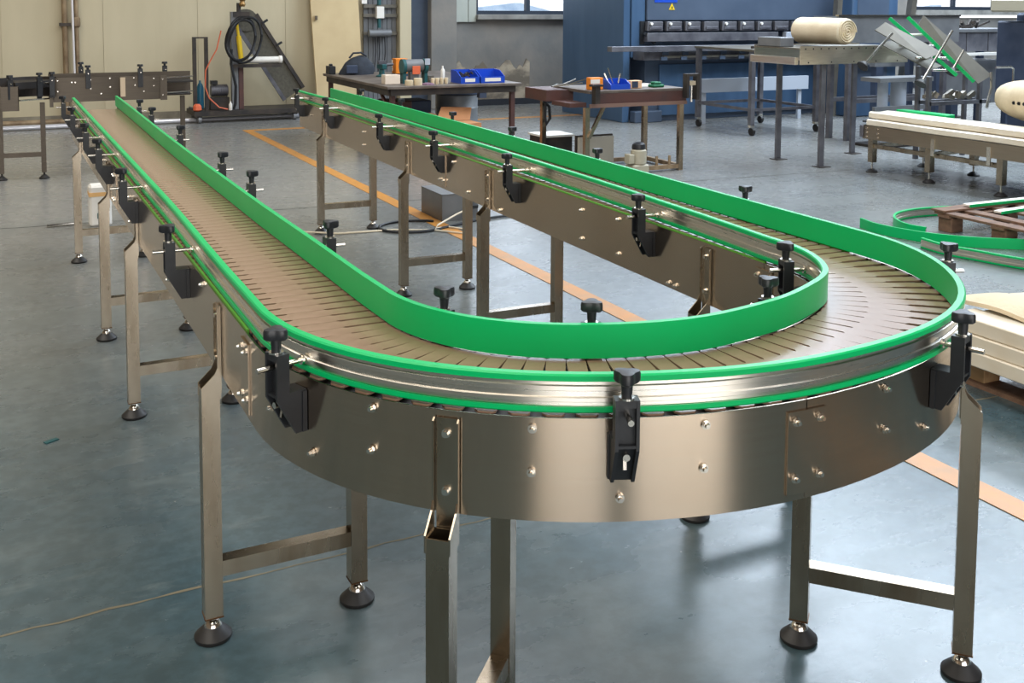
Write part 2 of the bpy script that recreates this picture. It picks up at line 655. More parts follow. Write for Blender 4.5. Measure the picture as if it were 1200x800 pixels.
OUT_J = [S0, -2.75, -0.085, 1.033, 2.24, 4.6, S1]
IN_J = [S0, -2.75, -0.02, 1.08, 2.215, 4.75, S1]
for a, b in zip(OUT_J, OUT_J[1:]):
    plate(-1, a, b)
for a, b in zip(IN_J, IN_J[1:]):
    plate(1, a, b)
# bed and return way under the slats
obj('belt_bed', sweep(MB(), lambda s: [(-0.15, 0.845), (0.15, 0.845), (0.15, 0.862), (-0.15, 0.862)], S0, S1), chain, conv)
obj('return_bed', sweep(MB(), lambda s: [(-0.157, 0.70), (0.157, 0.70), (0.157, 0.706), (-0.157, 0.706)], S0, S1), chain, conv)
for sd in (-1, 1):
    for a, b in ((S0, -0.09), (SEND + 0.06, S1)):
        obj('wear_strip', sweep(MB(), lambda s: [(sd * 0.1533, 0.86), (sd * 0.1582, 0.86), (sd * 0.1582, 0.8795), (sd * 0.1533, 0.8795)], a, b), wear, conv)
# joint plates
for sd, js in ((-1, OUT_J[1:-1]), (1, IN_J[1:-1])):
    for j in js:
        o = obj('joint_plate', sweep(MB(), lambda s: [(sd * (WP + 0.0004), ZB + 0.014), (sd * (WP + 0.0044), ZB + 0.014), (sd * (WP + 0.0044), ZT - 0.018), (sd * (WP + 0.0004), ZT - 0.018)], j - 0.038, j + 0.038), side_steel, conv, smooth=True)

# slats
PITCH_ = 0.0512
hc, he, hw = PITCH_ / 2 - 0.0004, 0.0196, 0.1525
prof = [(-hw, -he * 0.6), (-hw + 0.008, -he), (-0.052, -he), (-0.044, -hc), (0.044, -hc), (0.052, -he), (hw - 0.008, -he), (hw, -he * 0.6),
        (hw, he * 0.8), (hw - 0.006, he + 0.001), (0.05, he + 0.0012), (0.042, hc - 0.0006), (-0.042, hc - 0.0006), (-0.05, he + 0.0012), (-hw + 0.006, he + 0.001), (-hw, he * 0.8)]
sm = make_mesh('slat', MB().slab([(x, y) for x, y in prof], -0.0045, 0.0), slatm, bevel=0.0)
ns = int((S1 - S0) / PITCH_)
for i in range(ns):
    s = S0 + (i + 0.5) * PITCH_
    x, y, a = path(s)
    inst('slat', sm, conv, (x, y, 0.8768), a - PI / 2)

# guide rails
TOUT = [(-5.64, -0.130), (-1.4, -0.127), (-0.3, -0.138), (0.7, -0.140), (1.1, -0.150), (1.42, -0.157), (1.8, -0.146), (2.3, -0.146), (2.9, -0.141), (4.3, -0.146), (6.0, -0.138), (7.8, -0.110)]
TIN = [(-5.68, 0.139), (-2.5, 0.119), (-1.4, 0.123), (-0.3, 0.135), (0.2, 0.146), (0.65, 0.138), (0.95, 0.137), (1.25, 0.150), (1.5, 0.156), (1.75, 0.144), (2.2, 0.146), (2.5, 0.128), (3.3, 0.104), (4.1, 0.100), (6.7, 0.105), (7.8, 0.150)]
Z0, Z1 = 0.8815, 0.9531
ALU = [(.003, Z0 + .0125), (.012, Z0 + .0125), (.012, Z0 + .019), (.0155, Z0 + .021), (.0155, Z0 + .028), (.012, Z0 + .030), (.012, Z0 + .0395), (.0155, Z0 + .0415), (.0155, Z0 + .0495), (.012, Z0 + .0515), (.012, Z1 - .0135), (.003, Z1 - .0135)]
GRN = [(0, Z0), (.014, Z0), (.017, Z0 + .003), (.017, Z0 + .012), (.003, Z0 + .012), (.003, Z1 - .013), (.017, Z1 - .013), (.017, Z1 - .003), (.014, Z1), (0, Z1)]


def rail(tab, sd, a, b, name='guide_rail'):
    r = obj(name, sweep(MB(), lambda s: [(lerp(tab, s) + sd * u, z) for u, z in ALU], a, b), rail_alu, conv, smooth=True)
    obj('green_strip', sweep(MB(), lambda s: [(lerp(tab, s) + sd * u, z) for u, z in GRN], a, b), green, r, smooth=True, label='green plastic sliding strip')


rail(TOUT, -1, -5.64, SEND + 5.72)
rail(TIN, 1, -5.68, SEND + 5.64)

# rail clamps (local: x outward from the plate, y along the path, z up, origin on the plate at z=0)
bodyp = [(0, .768), (0, .853), (.038, .853), (.038, .932), (.066, .932), (.066, .842), (.024, .768)]
inn = [(0, .768), (0, .853), (.038, .853), (.038, .932), (.054, .932), (.054, .846), (.014, .768)]
cb = MB().prism(bodyp, -.0215, -.0155).prism(bodyp, .0155, .0215).prism(inn, -.0155, .0155)
cb.box(.054, .065, -.0155, .0155, .918, .932).box(.050, .0645, -.0155, .0155, .846, .851)
cb.box(-.0, .010, -.0245, .0245, .768, .850)
me_body = make_mesh('rail_clamp', cb, black, bevel=0.0)


def knob_mesh():
    mb = MB()
    n = 32
    prof = [(0.45, .958), (.86, .960), (1, .9635), (1, .976), (.92, .9805), (.55, .982)]
    vs = []
    for f, z in prof:
        for i in range(n):
            t = 2 * PI * i / n
            r = (.0212 + .0046 * math.cos(3 * t + .5)) * f
            vs.append((.054 + r * math.cos(t), r * math.sin(t), z))
    fs = []
    for k in range(len(prof) - 1):
        for i in range(n):
            j = (i + 1) % n
            fs.append((k * n + i, k * n + j, (k + 1) * n + j, (k + 1) * n + i))
    fs += [tuple(range(n))[::-1], tuple(range((len(prof) - 1) * n, len(prof) * n))]
    mb.add(vs, fs)
    mb.cyl((.054, 0, .934), (.054, 0, .961), .0092, .0108, 16)
    return make_mesh('knob', mb, black, smooth=True)


me_knob = knob_mesh()
me_wash = make_mesh('washer', MB().cyl((.054, 0, .932), (.054, 0, .9355), .0145, .0145, 18), bright, smooth=True)
me_cbolt = make_mesh('clamp_bolt', MB().cyl((.046, 0, .828), (.060, 0, .828), .0065, .0065, 10).bar((.044, 0, .80), (.040, 0, .822), .006, .004), bright, smooth=True)


def clamp(sd, s, dz=0.0, tilt=0.0):
    x, y, a = path(s)
    rz = a - PI / 2 if sd < 0 else a + PI / 2
    p = pt(s, sd * (WP + 0.0006), dz)
    c = inst('rail_clamp', me_body, conv, p, rz)
    sub('knob', me_knob, c)
    sub('washer', me_wash, c)
    tf = lerp(TOUT, s) * -1 if sd < 0 else lerp(TIN, s)
    xi = tf + .0165 - WP
    rd = sub('rod', make_mesh('rod', MB().cyl((xi, 0, .905), (.098, 0, .905), .0055, .0055, 12).cyl((xi, 0, .905), (xi + .006, 0, .905), .010, .010, 10), bright, smooth=True), c)
    # some rods sit a little askew in their posts
    sub('clamp_bolt', me_cbolt, c)
    return c


for s in (-5.45, -4.6, -3.65, -2.95, -1.98, -0.835, 0.185, 0.719, 1.40, 1.925, 2.80, 3.85, 4.74, 5.57, 6.5, 7.4):
    clamp(-1, s, 0, {0.719: -0.06, 1.40: 0.25}.get(s, R_.uniform(-0.05, 0.05)))
for s in (-4.98, -4.41, -3.36, -2.27, -1.716, -0.698, 0.189, 0.723, 1.36, 1.967, 2.81, 3.86, 4.74, 5.62, 6.79, 7.62):
    clamp(1, s, 0, R_.uniform(-0.05, 0.05))

# bolts (local: x outward from the plate)
bl = MB().cyl((0, 0, 0), (.0025, 0, 0), .0085, .0085, 14).cyl((.0025, 0, 0), (.007, 0, 0), .0072, .0072, 6).cyl((.007, 0, 0), (.012, 0, 0), .0052, .0042, 10)
me_bolt = make_mesh('bolt', bl, bright, smooth=True)


def bolt(sd, s, z, out=0.0):
    x, y, a = path(s)
    rz = a - PI / 2 if sd < 0 else a + PI / 2
    inst('bolt', me_bolt, conv, pt(s, sd * (WP + 0.0008 + out), z), rz)


for s, z in ((0.589, .855), (0.588, .774), (0.719, .728), (0.851, .855), (0.849, .774), (1.222, .855), (1.222, .772), (1.358, .734), (0.217, .729), (0.339, .775), (0.341, .856), (0.094, .773), (1.62, .80), (1.95, .855), (1.95, .772),
             (-0.60, .86), (-1.2, .83), (-1.2, .73), (-2.2, .83), (-2.2, .73), (-3.3, .83), (-4.3, .80), (-5.2, .80)):
    bolt(-1, s, z)
for s, z in ((3.299, .835), (3.296, .726), (3.028, .850), (3.025, .726), (2.70, .70), (2.66, .70), (4.05, .70), (4.42, .72), (4.60, .84), (6.1, .82), (6.1, .74), (7.4, .80), (0.5, .85), (0.9, .85), (-1.0, .8), (-2.0, .8), (-3.6, .8)):
    bolt(1, s, z)
for sd, js in ((-1, OUT_J[1:-1]), (1, IN_J[1:-1])):
    for j in js:
        for ds in (-0.024, 0.024):
            for z in (.729, .838):
                bolt(sd, j + ds, z, 0.004)

# legs: square tube with a cut-down upper end bolted to the plate; crossbar; levelling feet
W = 0.0445


def leg_meshes():
    mb = MB()
    x0, x1 = .006, .006 + W
    h = W / 2
    t = .003
    zt = .655
    # hollow tube, open at the top
    mb.box(x0, x0 + t, -h, h, .062, zt).box(x1 - t, x1, -h, h, .062, zt).box(x0 + t, x1 - t, -h, -h + t, .062, zt).box(x0 + t, x1 - t, h - t, h, .062, zt)
    mb.box(x0 + t, x1 - t, -h + t, h - t, .062, .07)
    # back strip and two cheeks
    mb.box(.0005, .0035, -h + .003, h - .003, .64, .862)
    cheek = [(.0035, .862), (.011, .857), (.011, .708), (.018, .692), (x1 + .001, .660), (x1 + .001, .628), (.0035, .628)]
    mb.prism(cheek, -h - .003, -h + .0005).prism(cheek, h - .0005, h + .003)
    return make_mesh('leg', mb, tube_steel)


me_leg = leg_meshes()
cx = .006 + W / 2
me_weld = make_mesh('weld_seam', MB().box(cx - W / 2 - .0012, cx + W / 2 + .0012, -W / 2 - .0012, W / 2 + .0012, .059, .0625), weld)
me_stem = make_mesh('foot_stem', MB().lathe([(.007, .03), (.007, .062)], (cx, 0, 0), 12).lathe([(.022, .030), (.022, .034), (.016, .044), (.010, .050)], (cx, 0, 0), 18).lathe([(.0115, .050), (.0115, .057)], (cx, 0, 0), 6), bright, smooth=True)
me_pad = make_mesh('foot_pad', MB().lathe([(.045, 0.0005), (.047, .004), (.047, .010), (.043, .014), (.024, .032), (.021, .034)], (cx, 0, 0), 24), rubber, smooth=True)
me_brk = make_mesh('leg_bolt', MB().cyl((.0035, 0, 0), (.006, 0, 0), .0085, .0085, 14).cyl((.006, 0, 0), (.013, 0, 0), .006, .006, 8), bright, smooth=True)


def leg(sd, s):
    x, y, a = path(s)
    rz = a - PI / 2 if sd < 0 else a + PI / 2
    l_ = inst('leg', me_leg, conv, pt(s, sd * (WP + .0006)), rz)
    sub('weld_seam', me_weld, l_)
    sub('foot_stem', me_stem, l_)
    sub('foot_pad', me_pad, l_)
    sub('leg_bolt', me_brk, l_, (0, 0, .834))
    sub('leg_bolt', me_brk, l_, (0, 0, .726))


for s in (-4.72, -3.04, -1.985, -0.385, 0.462, 1.655, 2.49, 4.175, 5.275, 7.04):
    leg(-1, s)
    leg(1, s)
    a = pt(s, -(WP + .006), .185); b = pt(s, WP + .006, .185)
    obj('crossbar', MB().bar(a, b, .040, .040), tube_steel, conv)

# end shafts of both arms
for s in (S0, S1):
    for z in (.78,):
        a = pt(s, -WP, z); b = pt(s, WP, z)
        obj('end_shaft', MB().cyl(a, b, .03, .03, 16), chain, conv, smooth=True)

# ================================================================== things around the conveyor
cream = mat('cream_foam', srgb(226, 208, 176), 0.75, 0, srgb(206, 186, 152), 7, bump=0.15, bscale=40)
creamroll = mat('cream_roll', srgb(228, 212, 184), 0.8, 0, srgb(208, 190, 160), 5, (1, 1, 1), 0.25, 60)
plasticwhite = mat('white_profile', srgb(226, 214, 192), 0.3, 0, srgb(238, 230, 214), 5)
darkiron = mat('dark_iron', srgb(56, 54, 54), 0.5, 0.5, srgb(80, 72, 66), 8, bump=0.05)
benchtop = mat('bench_top', srgb(96, 86, 80), 0.5, 0.3, srgb(130, 120, 112), 5)
redbrown = mat('red_brown_paint', srgb(92, 60, 54), 0.5, 0.1, srgb(76, 56, 54), 6)
wood = mat('pallet_wood', srgb(128, 98, 78), 0.8, 0, srgb(102, 78, 64), 5, (1, 6, 6), 0.25, 20)
wood2 = mat('new_wood', srgb(186, 150, 108), 0.8, 0, srgb(160, 122, 84), 5, (6, 1, 6), 0.2, 20)
pressblue = mat('press_blue', srgb(64, 92, 124), 0.42, 0.1, srgb(74, 102, 134), 3, (2, 2, 0.3), rvar=0.08)
pressdark = mat('press_dark', srgb(72, 86, 106), 0.42, 0.1, srgb(84, 98, 118), 2)
toolsteel = mat('tool_steel', srgb(118, 118, 124), 0.45, 0.4, srgb(84, 84, 92), 6)
bluebin = mat('blue_bin', srgb(30, 76, 190), 0.35)
orangep = mat('orange_paint', srgb(240, 140, 40), 0.5)
coral = mat('coral_paint', srgb(228, 110, 72), 0.5)
whitep = mat('white_paper', srgb(236, 232, 224), 0.6)
cardb = mat('cardboard', srgb(196, 140, 96), 0.8, 0, srgb(180, 126, 86), 6)
tealp = mat('teal_paint', srgb(36, 88, 92), 0.4)
darkcloth = mat('dark_cloth', srgb(34, 40, 50), 0.85, 0, srgb(48, 54, 64), 12, bump=0.3, bscale=30)
palewall = mat('pale_panel', srgb(176, 184, 196), 0.6)
greymachine = mat('machine_grey', srgb(128, 130, 132), 0.45, 0.2, srgb(110, 112, 116), 4)
navy = mat('machine_navy', srgb(50, 62, 84), 0.5, 0.1, srgb(66, 76, 96), 5)
beigem = mat('motor_beige', srgb(178, 172, 152), 0.45)
cablek = mat('black_cable', srgb(26, 28, 32), 0.5)
cablew = mat('cream_cable', srgb(226, 214, 190), 0.5)
orangehose = mat('orange_hose', srgb(214, 106, 72), 0.5)
yellowp = mat('yellow_paint', srgb(232, 196, 40), 0.45)
doorm = mat('door_beige', srgb(206, 184, 140), 0.6, 0, srgb(196, 172, 130), 3)
tealgreen = MATS['green_plastic']
rust = mat('rusty_pipe', srgb(168, 146, 116), 0.6, 0.2, srgb(110, 88, 66), 9, (1, 1, 0.5))
mesh_grey = mat('mesh_belt', srgb(84, 80, 70), 0.6, 0.3, srgb(100, 96, 84), 30)
inc_steel = mat('dull_steel', srgb(140, 134, 124), 0.4, 0.7, srgb(120, 116, 106), 5)


def legs_frame(t, xs, ys, z0, z1, w, m, name='leg'):
    for x in xs:
        for y in ys:
            obj(name, MB().box(x - w / 2, x + w / 2, y - w / 2, y + w / 2, z0, z1), m, t)


# ---- second conveyor, across the far end
steel2 = mat('dark_brushed_steel', srgb(98, 90, 80), 0.45, 0.8, srgb(90, 82, 74), 4, (1, 1, 30))
c2 = thing('conveyor', (0.3, 8.4, 0), 'short bare steel conveyor section standing crossways at the far left end', 'conveyor')


def arcplate(name, x0, x1, y, bow, z0, z1, m, th=0.004):
    n = 14
    top = []
    for i in range(n + 1):
        f = i / n
        xx = x0 + (x1 - x0) * f
        top.append((xx, y - bow * (1 - (2 * f - 1) ** 2)))
    poly = top + [(a, b + th) for a, b in reversed(top)]
    return obj(name, MB().slab(poly, z0, z1), m, c2, smooth=True)


arcplate('side_frame', -0.14, 0.44, 8.2, 0.02, 0.70, 0.925, steel2)
arcplate('side_frame', 0.447, 0.86, 8.2, 0.012, 0.70, 0.925, steel2)
obj('side_frame', MB().box(-0.16, 1.14, 8.56, 8.565, 0.70, 0.94), steel2, c2)
obj('joint_plate', MB().box(0.44, 0.485, 8.178, 8.184, 0.735, 0.915), mat('plain_strap', srgb(196, 176, 150), 0.4, 0.3), c2)
obj('end_plate', MB().box(0.80, 0.862, 8.188, 8.195, 0.69, 0.925), steel2, c2)
obj('belt_bed', MB().box(-0.12, 1.12, 8.25, 8.55, 0.85, 0.865), chain, c2)
obj('return_bed', MB().box(-0.12, 1.1, 8.25, 8.55, 0.735, 0.74), chain, c2)
for z in (0.90, 0.755):
    obj('wear_strip', MB().bar((0.86, 8.24, z), (1.13, 8.38, z), 0.02, 0.012), bright, c2)
    obj('wear_strip', MB().bar((-0.42, 8.1, z - 0.02), (-0.14, 8.24, z - 0.02), 0.02, 0.012), bright, c2)
obj('end_plate', MB().box(-0.57, -0.43, 7.9, 7.906, 0.66, 0.875), steel2, c2)
obj('side_frame', MB().box(-0.435, -0.43, 7.9, 8.3, 0.66, 0.875), steel2, c2)
obj('side_frame', MB().box(-1.3, -0.57, 7.92, 7.925, 0.68, 0.88), steel2, c2)
obj('end_plate', MB().box(-0.17, -0.14, 8.16, 8.2, 0.66, 0.88), steel2, c2)
n = 12
poly = [(-0.5 + 0.4 * i / n, 8.35 + 0.12 * math.sin(PI * i / n)) for i in range(n + 1)]
obj('curved_bed', MB().slab([(-0.45, 8.0)] + poly + [(-0.14, 8.25)], 0.84, 0.90), chain, c2)
obj('curved_frame', MB().slab([(-1.2, 8.3), (-0.57, 8.32)] + poly + [(p[0], p[1] + 0.02) for p in reversed(poly)] + [(-0.57, 8.34), (-1.2, 8.32)], 0.74, 0.925), darkiron, c2)
for i, (x, y) in enumerate([(-0.23, 8.23), (-0.58, 8.27), (0.46, 8.5), (1.05, 8.5)]):
    l_ = obj('leg', MB().box(x - .021, x + .021, y - .021, y + .021, .06, .70), steel2, c2)
    obj('foot_pad', MB().lathe([(.045, 0.0005), (.047, .008), (.024, .03), (.02, .034), (.009, .04), (.009, .06)], (x, y, 0), 16), rubber, l_, smooth=True)
obj('crossbar', MB().bar((-0.56, 8.25, 0.225), (-0.25, 8.23, 0.225), 0.035, 0.04), steel2, c2)
obj('crossbar', MB().bar((0.48, 8.5, 0.2), (1.03, 8.5, 0.2), 0.035, 0.04), steel2, c2)
me_b2 = make_mesh('rail_clamp', MB().box(-.022, .022, -.03, .005, .79, .965).box(-.022, .022, -.004, .0, .77, .86), black, bevel=0.003)
me_k2 = make_mesh('knob', MB().cyl((0, -.012, .965), (0, -.012, .985), .012, .012, 10).cyl((0, -.012, .985), (0, -.012, 1.005), .028, .026, 10), black, smooth=True)
me_r2 = make_mesh('rod', MB().cyl((-0.0, -.06, .93), (0, .06, .93), .0055, .0055, 8), bright, smooth=True)
for (x, y, rz, dz) in ((-0.50, 7.93, 0.2, -0.03), (-0.26, 8.05, 0.3, -0.02), (-0.15, 8.12, 0.0, -0.02), (0.16, 8.19, 0.0, 0.03), (0.62, 8.195, 0.0, 0.03), (0.13, 8.57, PI, 0.04), (0.90, 8.57, PI, 0.03)):
    c_ = inst('rail_clamp', me_b2, c2, (x, y, dz), rz)
    sub('knob', me_k2, c_)
    sub('rod', me_r2, c_)
me_bs = make_mesh('bolt', MB().cyl((0, 0, 0), (0, -.008, 0), .008, .007, 8), bright, smooth=True)
for x, z in ((-0.10, .90), (-0.10, .80), (0.02, .88), (0.05, .88), (0.03, .735), (0.18, .90), (0.18, .82), (0.27, .77), (0.35, .91), (0.35, .83), (0.56, .91), (0.57, .84), (0.65, .78), (0.74, .83), (0.82, .89), (0.82, .74), (0.74, .90)):
    inst('bolt', me_bs, c2, (x, 8.183, z))

# ---- pipes on the beige wall and on the floor along it
t = thing('wall_pipe', (0.27, 12.98, 0), 'leftmost of the rusty vertical pipes on the beige wall', 'pipe')
obj('pipe', MB().cyl((0.27, 12.97, 0.1), (0.25, 12.97, 6.9), 0.035, n=12), rust, t, smooth=True)
obj('pipe_clamp', MB().box(0.20, 0.34, 12.93, 13.03, 1.3, 1.34), darkiron, t)
t = thing('wall_pipe', (0.34, 12.95, 0), 'thin bright white conduit running down between the rusty wall pipes', 'pipe')
obj('pipe', MB().cyl((0.37, 12.9, 0.1), (0.32, 12.9, 6.9), 0.016, n=10), mat('white_conduit', srgb(232, 228, 228), 0.25, 0.2), t, smooth=True)
t = thing('wall_pipe', (0.40, 12.95, 0), 'rightmost rusty pipe on the beige wall, with a bulging joint', 'pipe')
obj('pipe', MB().cyl((0.41, 12.97, 0.1), (0.41, 12.97, 6.9), 0.03, n=12), rust, t, smooth=True)
obj('pipe_joint', MB().lathe([(.032, 0), (.05, .02), (.05, .12), (.032, .14)], (0.41, 12.965, 1.28), 14), rust, t, smooth=True)
tag(obj('floor_pipe', MB().cyl((-3.0, 12.2, 0.035), (3.7, 12.42, 0.035), 0.032, n=14), mat('pale_pipe', srgb(225, 225, 232), 0.2, 0.55), smooth=True), 'long shiny pale pipe lying on the floor along the beige wall', 'pipe')
tag(obj('floor_pipe', MB().cyl((-3.0, 12.75, 0.04), (0.35, 12.8, 0.04), 0.036, n=14), rust, smooth=True), 'dull brownish pipe on the floor at far left behind the pale one', 'pipe')

# ---- steel goal-shaped frame and the hydraulic trolley
t = thing('goal_stand', (1.9, 12.25, 0.0), 'narrow upright dark steel frame left of the hose trolley', 'frame')
obj('post', MB().box(1.80, 1.845, 12.28, 12.34, 0.166, 1.14), darkiron, t)
obj('post', MB().box(1.955, 2.0, 12.28, 12.34, 0.166, 1.14), darkiron, t)
obj('top_bar', MB().box(1.80, 2.0, 12.28, 12.34, 1.1401, 1.16), darkiron, t)
t = thing('hoist_trolley', (2.5, 12.4, 0), 'low dark wheeled trolley with an upright mast, by the beige wall', 'trolley')
obj('deck', MB().box(1.78, 3.28, 12.15, 12.75, 0.10, 0.165), darkiron, t, bevel=0.004)
for x in (1.86, 3.15):
    for y in (12.2, 12.7):
        w_ = obj('caster', MB().cyl((x - 0.02, y, 0.048), (x + 0.02, y, 0.048), 0.046, n=14), greymachine, t, smooth=True)
        obj('fork', MB().box(x - 0.03, x + 0.03, y - 0.02, y + 0.02, 0.08, 0.10), darkiron, w_)
obj('mast', MB().box(2.31, 2.40, 12.28, 12.36, 0.165, 1.50), greymachine, t, bevel=0.004)
obj('red_post', MB().box(2.405, 2.47, 12.28, 12.34, 0.165, 0.80), redbrown, t, bevel=0.003)
obj('mast_head', MB().box(2.34, 2.56, 12.26, 12.38, 1.43, 1.50).cyl((2.42, 12.3, 1.5), (2.42, 12.3, 1.62), 0.03, n=10), darkiron, t)
obj('brass_fitting', MB().lathe([(.03, 0), (.045, .03), (.03, .07), (.05, .1), (.02, .13)], (2.46, 12.25, 1.57), 10), mat('brass', srgb(150, 118, 74), 0.4, 0.7), t, smooth=True)
tag(obj('yellow_cylinder', MB().cyl((2.43, 12.24, 0.86), (2.40, 12.24, 1.17), 0.034, n=14).cyl((2.40, 12.24, 1.17), (2.38, 12.24, 1.34), 0.02, n=10), yellowp, smooth=True), 'slim yellow cylinder strapped to the trolley mast', 'cylinder')
obj('shelf_arm', MB().box(2.3, 2.98, 12.2, 12.3, 0.74, 0.785), darkiron, t)
tag(obj('white_roll', MB().cyl((2.52, 12.24, 0.842), (2.95, 12.24, 0.842), 0.045, n=14).cyl((2.95, 12.24, 0.842), (2.99, 12.24, 0.842), 0.055, 0.055, 12), whitep, smooth=True), 'white roll lying on the arm of the trolley mast', 'roll')
for k, (cx_, cz, rx, rz_) in enumerate(((2.42, 1.13, 0.20, 0.30), (2.47, 1.12, 0.22, 0.31), (2.40, 1.12, 0.19, 0.27))):
    mb = MB()
    pts = [(cx_ + rx * math.cos(i * 2 * PI / 28), 12.19 - 0.065 * k + 0.02 * math.sin(i), cz + rz_ * math.sin(i * 2 * PI / 28 + 0.2)) for i in range(29)]
    mb.tube(pts, 0.018, 7)
    tag(obj('hose_loop', mb, cablek, smooth=True), ('middle', 'widest and foremost but one', 'smallest and foremost')[k] + ' loop of black hose hung on the trolley mast' if k else 'rearmost loop of black hose hung on the trolley mast', 'hose', 'black hose coils on the trolley mast')
mb = MB()
pts = [(2.28, 12.12, 1.0), (2.27, 12.12, 0.8), (2.33, 12.12, 0.5), (2.32, 12.12, 0.25), (2.3, 12.14, 0.19)]
mb.tube(pts, 0.02, 7)
tag(obj('hose', mb, cablek, smooth=True), 'black hose hanging down the trolley mast to its deck', 'hose')
tag(obj('gas_bottle', MB().lathe([(.03, 0), (.048, .02), (.048, .30), (.03, .35), (.014, .37), (.014, .40)], (1.91, 12.42, 0.166), 14), mat('bottle_blue', srgb(38, 108, 136), 0.4), smooth=True), 'blue-green gas bottle standing between the frame posts', 'bottle')
t = thing('hydraulic_motor', (2.16, 12.42, 0.166), 'dark ribbed pump motor on the deck of the trolley', 'motor')
mb = MB()
obj('tank', MB().box(2.03, 2.29, 12.36, 12.5, 0.166, 0.33), darkiron, t, bevel=0.006)
mb = MB()
for i in range(9):
    mb.cyl((2.06 + i * 0.025, 12.43, 0.42), (2.072 + i * 0.025, 12.43, 0.42), 0.085, n=16)
mb.cyl((2.05, 12.43, 0.42), (2.28, 12.43, 0.42), 0.072, n=16)
obj('ribbed_body', mb, toolsteel, t, smooth=True)
obj('terminal_box', MB().box(2.05, 2.14, 12.38, 12.48, 0.505, 0.56), black, t, bevel=0.005)
tag(obj('air_hose', MB().tube([(2.14, 12.1, 1.25), (2.08, 12.1, 1.0), (2.0, 12.1, 0.86), (1.93, 12.1, 0.72), (1.92, 12.1, 0.5), (1.97, 12.1, 0.35), (2.1, 12.1, 0.22), (2.22, 12.14, 0.185)], 0.009, 7), orangehose, smooth=True), 'thin orange air hose drooping in front of the steel frame', 'hose')
tag(obj('spray_can', MB().lathe([(.022, 0), (.024, .01), (.024, .085), (.012, .1), (.012, .12)], (2.27, 12.2, 0.166), 12), whitep, smooth=True), 'small white can on the trolley deck by the orange hose', 'can')
t = thing('orange_fitting', (1.82, 12.16, 0.166), 'orange lump of hose fittings on the left end of the trolley', 'fitting')
obj('body', MB().lathe([(.03, 0), (.06, .02), (.055, .07), (.03, .1)], (1.83, 12.2, 0.166), 9), coral, t)
obj('nozzle', MB().cyl((1.78, 12.2, 0.20), (1.72, 12.2, 0.22), 0.02, n=9), darkiron, t)
t = thing('inclined_conveyor', (2.9, 12.62, 0), 'dark inclined belt conveyor leaning up from the trolley to a rounded top', 'conveyor')
A = Vector((2.58, 12.6, 1.38)); B = Vector((3.24, 12.6, 0.33))
obj('belt_frame', MB().bar(A, B, 0.05, 0.30, up=(1, 0, 0.6)), mesh_grey, t)
d = (B - A).normalized(); nrm = Vector((d.z, 0, -d.x))
if nrm.z < 0:
    nrm = -nrm
for sgn in (-1, 1):
    obj('side_rail', MB().bar(A + nrm * 0.16 * sgn + Vector((0, -0.04, 0)), B + nrm * 0.16 * sgn + Vector((0, -0.04, 0)), 0.035, 0.05), toolsteel if sgn < 0 else darkiron, t)
obj('head_drum', MB().cyl(A + Vector((0, -0.05, 0)), A + Vector((0, 0.08, 0)), 0.155, n=20), mesh_grey, t, smooth=True)
for f in (0.12, 0.42):
    p = A + (B - A) * f + nrm * 0.16
    obj('rail_clamp', MB().bar(p + Vector((0, -.06, 0)), p + nrm * 0.09 + Vector((0, -.06, 0)), 0.03, 0.03), black, t)

# ---- leaning door board, cabinet panel with fittings
t = thing('door_board', (3.95, 12.75, 0), 'plain beige door panel leaning upright beside the workbench', 'door')
obj('panel', MB().quad3([(3.60, 12.62, 0.02), (4.30, 12.62, 0.02), (4.30, 12.98, 2.3), (3.56, 12.98, 2.3)], 0.035), doorm, t)
obj('latch', MB().box(3.61, 3.65, 12.75, 12.80, 1.38, 1.44), bright, t)
t = thing('pipe_rack', (4.7, 12.95, 0), 'grey slatted wall rack with a switch box, between beige door panel and pillar', 'rack')
for i in range(7):
    obj('slat', MB().box(4.42 + i * 0.075, 4.487 + i * 0.075, 12.96, 12.985, 0.0, 2.3), greymachine, t)
for z in (1.15, 1.42, 1.56):
    obj('rail', MB().box(4.40, 4.93, 12.9, 12.955, z, z + 0.05), inc_steel, t)
obj('switch_box', MB().box(4.58, 4.70, 12.82, 12.9, 1.40, 1.58), whitep, t, bevel=0.006)
obj('green_conduit', MB().cyl((4.63, 12.86, 1.60), (4.63, 12.86, 2.2), 0.03, n=10).cyl((4.63, 12.86, 1.26), (4.63, 12.86, 1.40), 0.026, n=10), tealp, t, smooth=True)
obj('grey_tank', MB().cyl((4.45, 12.82, 1.18), (4.80, 12.82, 1.18), 0.055, n=14), greymachine, t, smooth=True)
for x in (4.56, 4.62, 4.71):
    obj('hanging_wire', MB().tube([(x, 12.84, 1.12), (x + 0.01, 12.84, 0.9), (x - 0.01, 12.86, 0.6)], 0.008, 6), cablek, t, smooth=True)
obj('socket', MB().box(4.36, 4.44, 12.86, 12.92, 1.62, 1.68), whitep, t)

# ---- workbench 1
t = thing('workbench', (3.9, 9.2, 0), 'long dark workbench on red-brown legs, crowded with tools, below the pillar', 'workbench')
obj('tabletop', MB().box(3.05, 4.62, 8.1, 10.45, 0.725, 0.755), benchtop, t, bevel=0.004)
obj('apron', MB().box(3.10, 4.56, 8.13, 8.17, 0.655, 0.7245).box(3.08, 3.12, 8.17, 10.4, 0.655, 0.7245), darkiron, t)
for x, y in ((3.14, 8.2), (4.55, 8.2), (3.12, 10.35), (4.55, 10.35), (3.14, 9.3)):
    obj('leg', MB().box(x - .025, x + .025, y - .025, y + .025, 0.0, 0.6545), redbrown, t)
obj('brace', MB().bar((3.14, 8.2, 0.40), (3.14, 8.55, 0.66), 0.03), redbrown, t)
obj('gusset', MB().box(4.12, 4.20, 8.12, 8.2, 0.60, 0.6545), navy, t)
TB = 0.7555
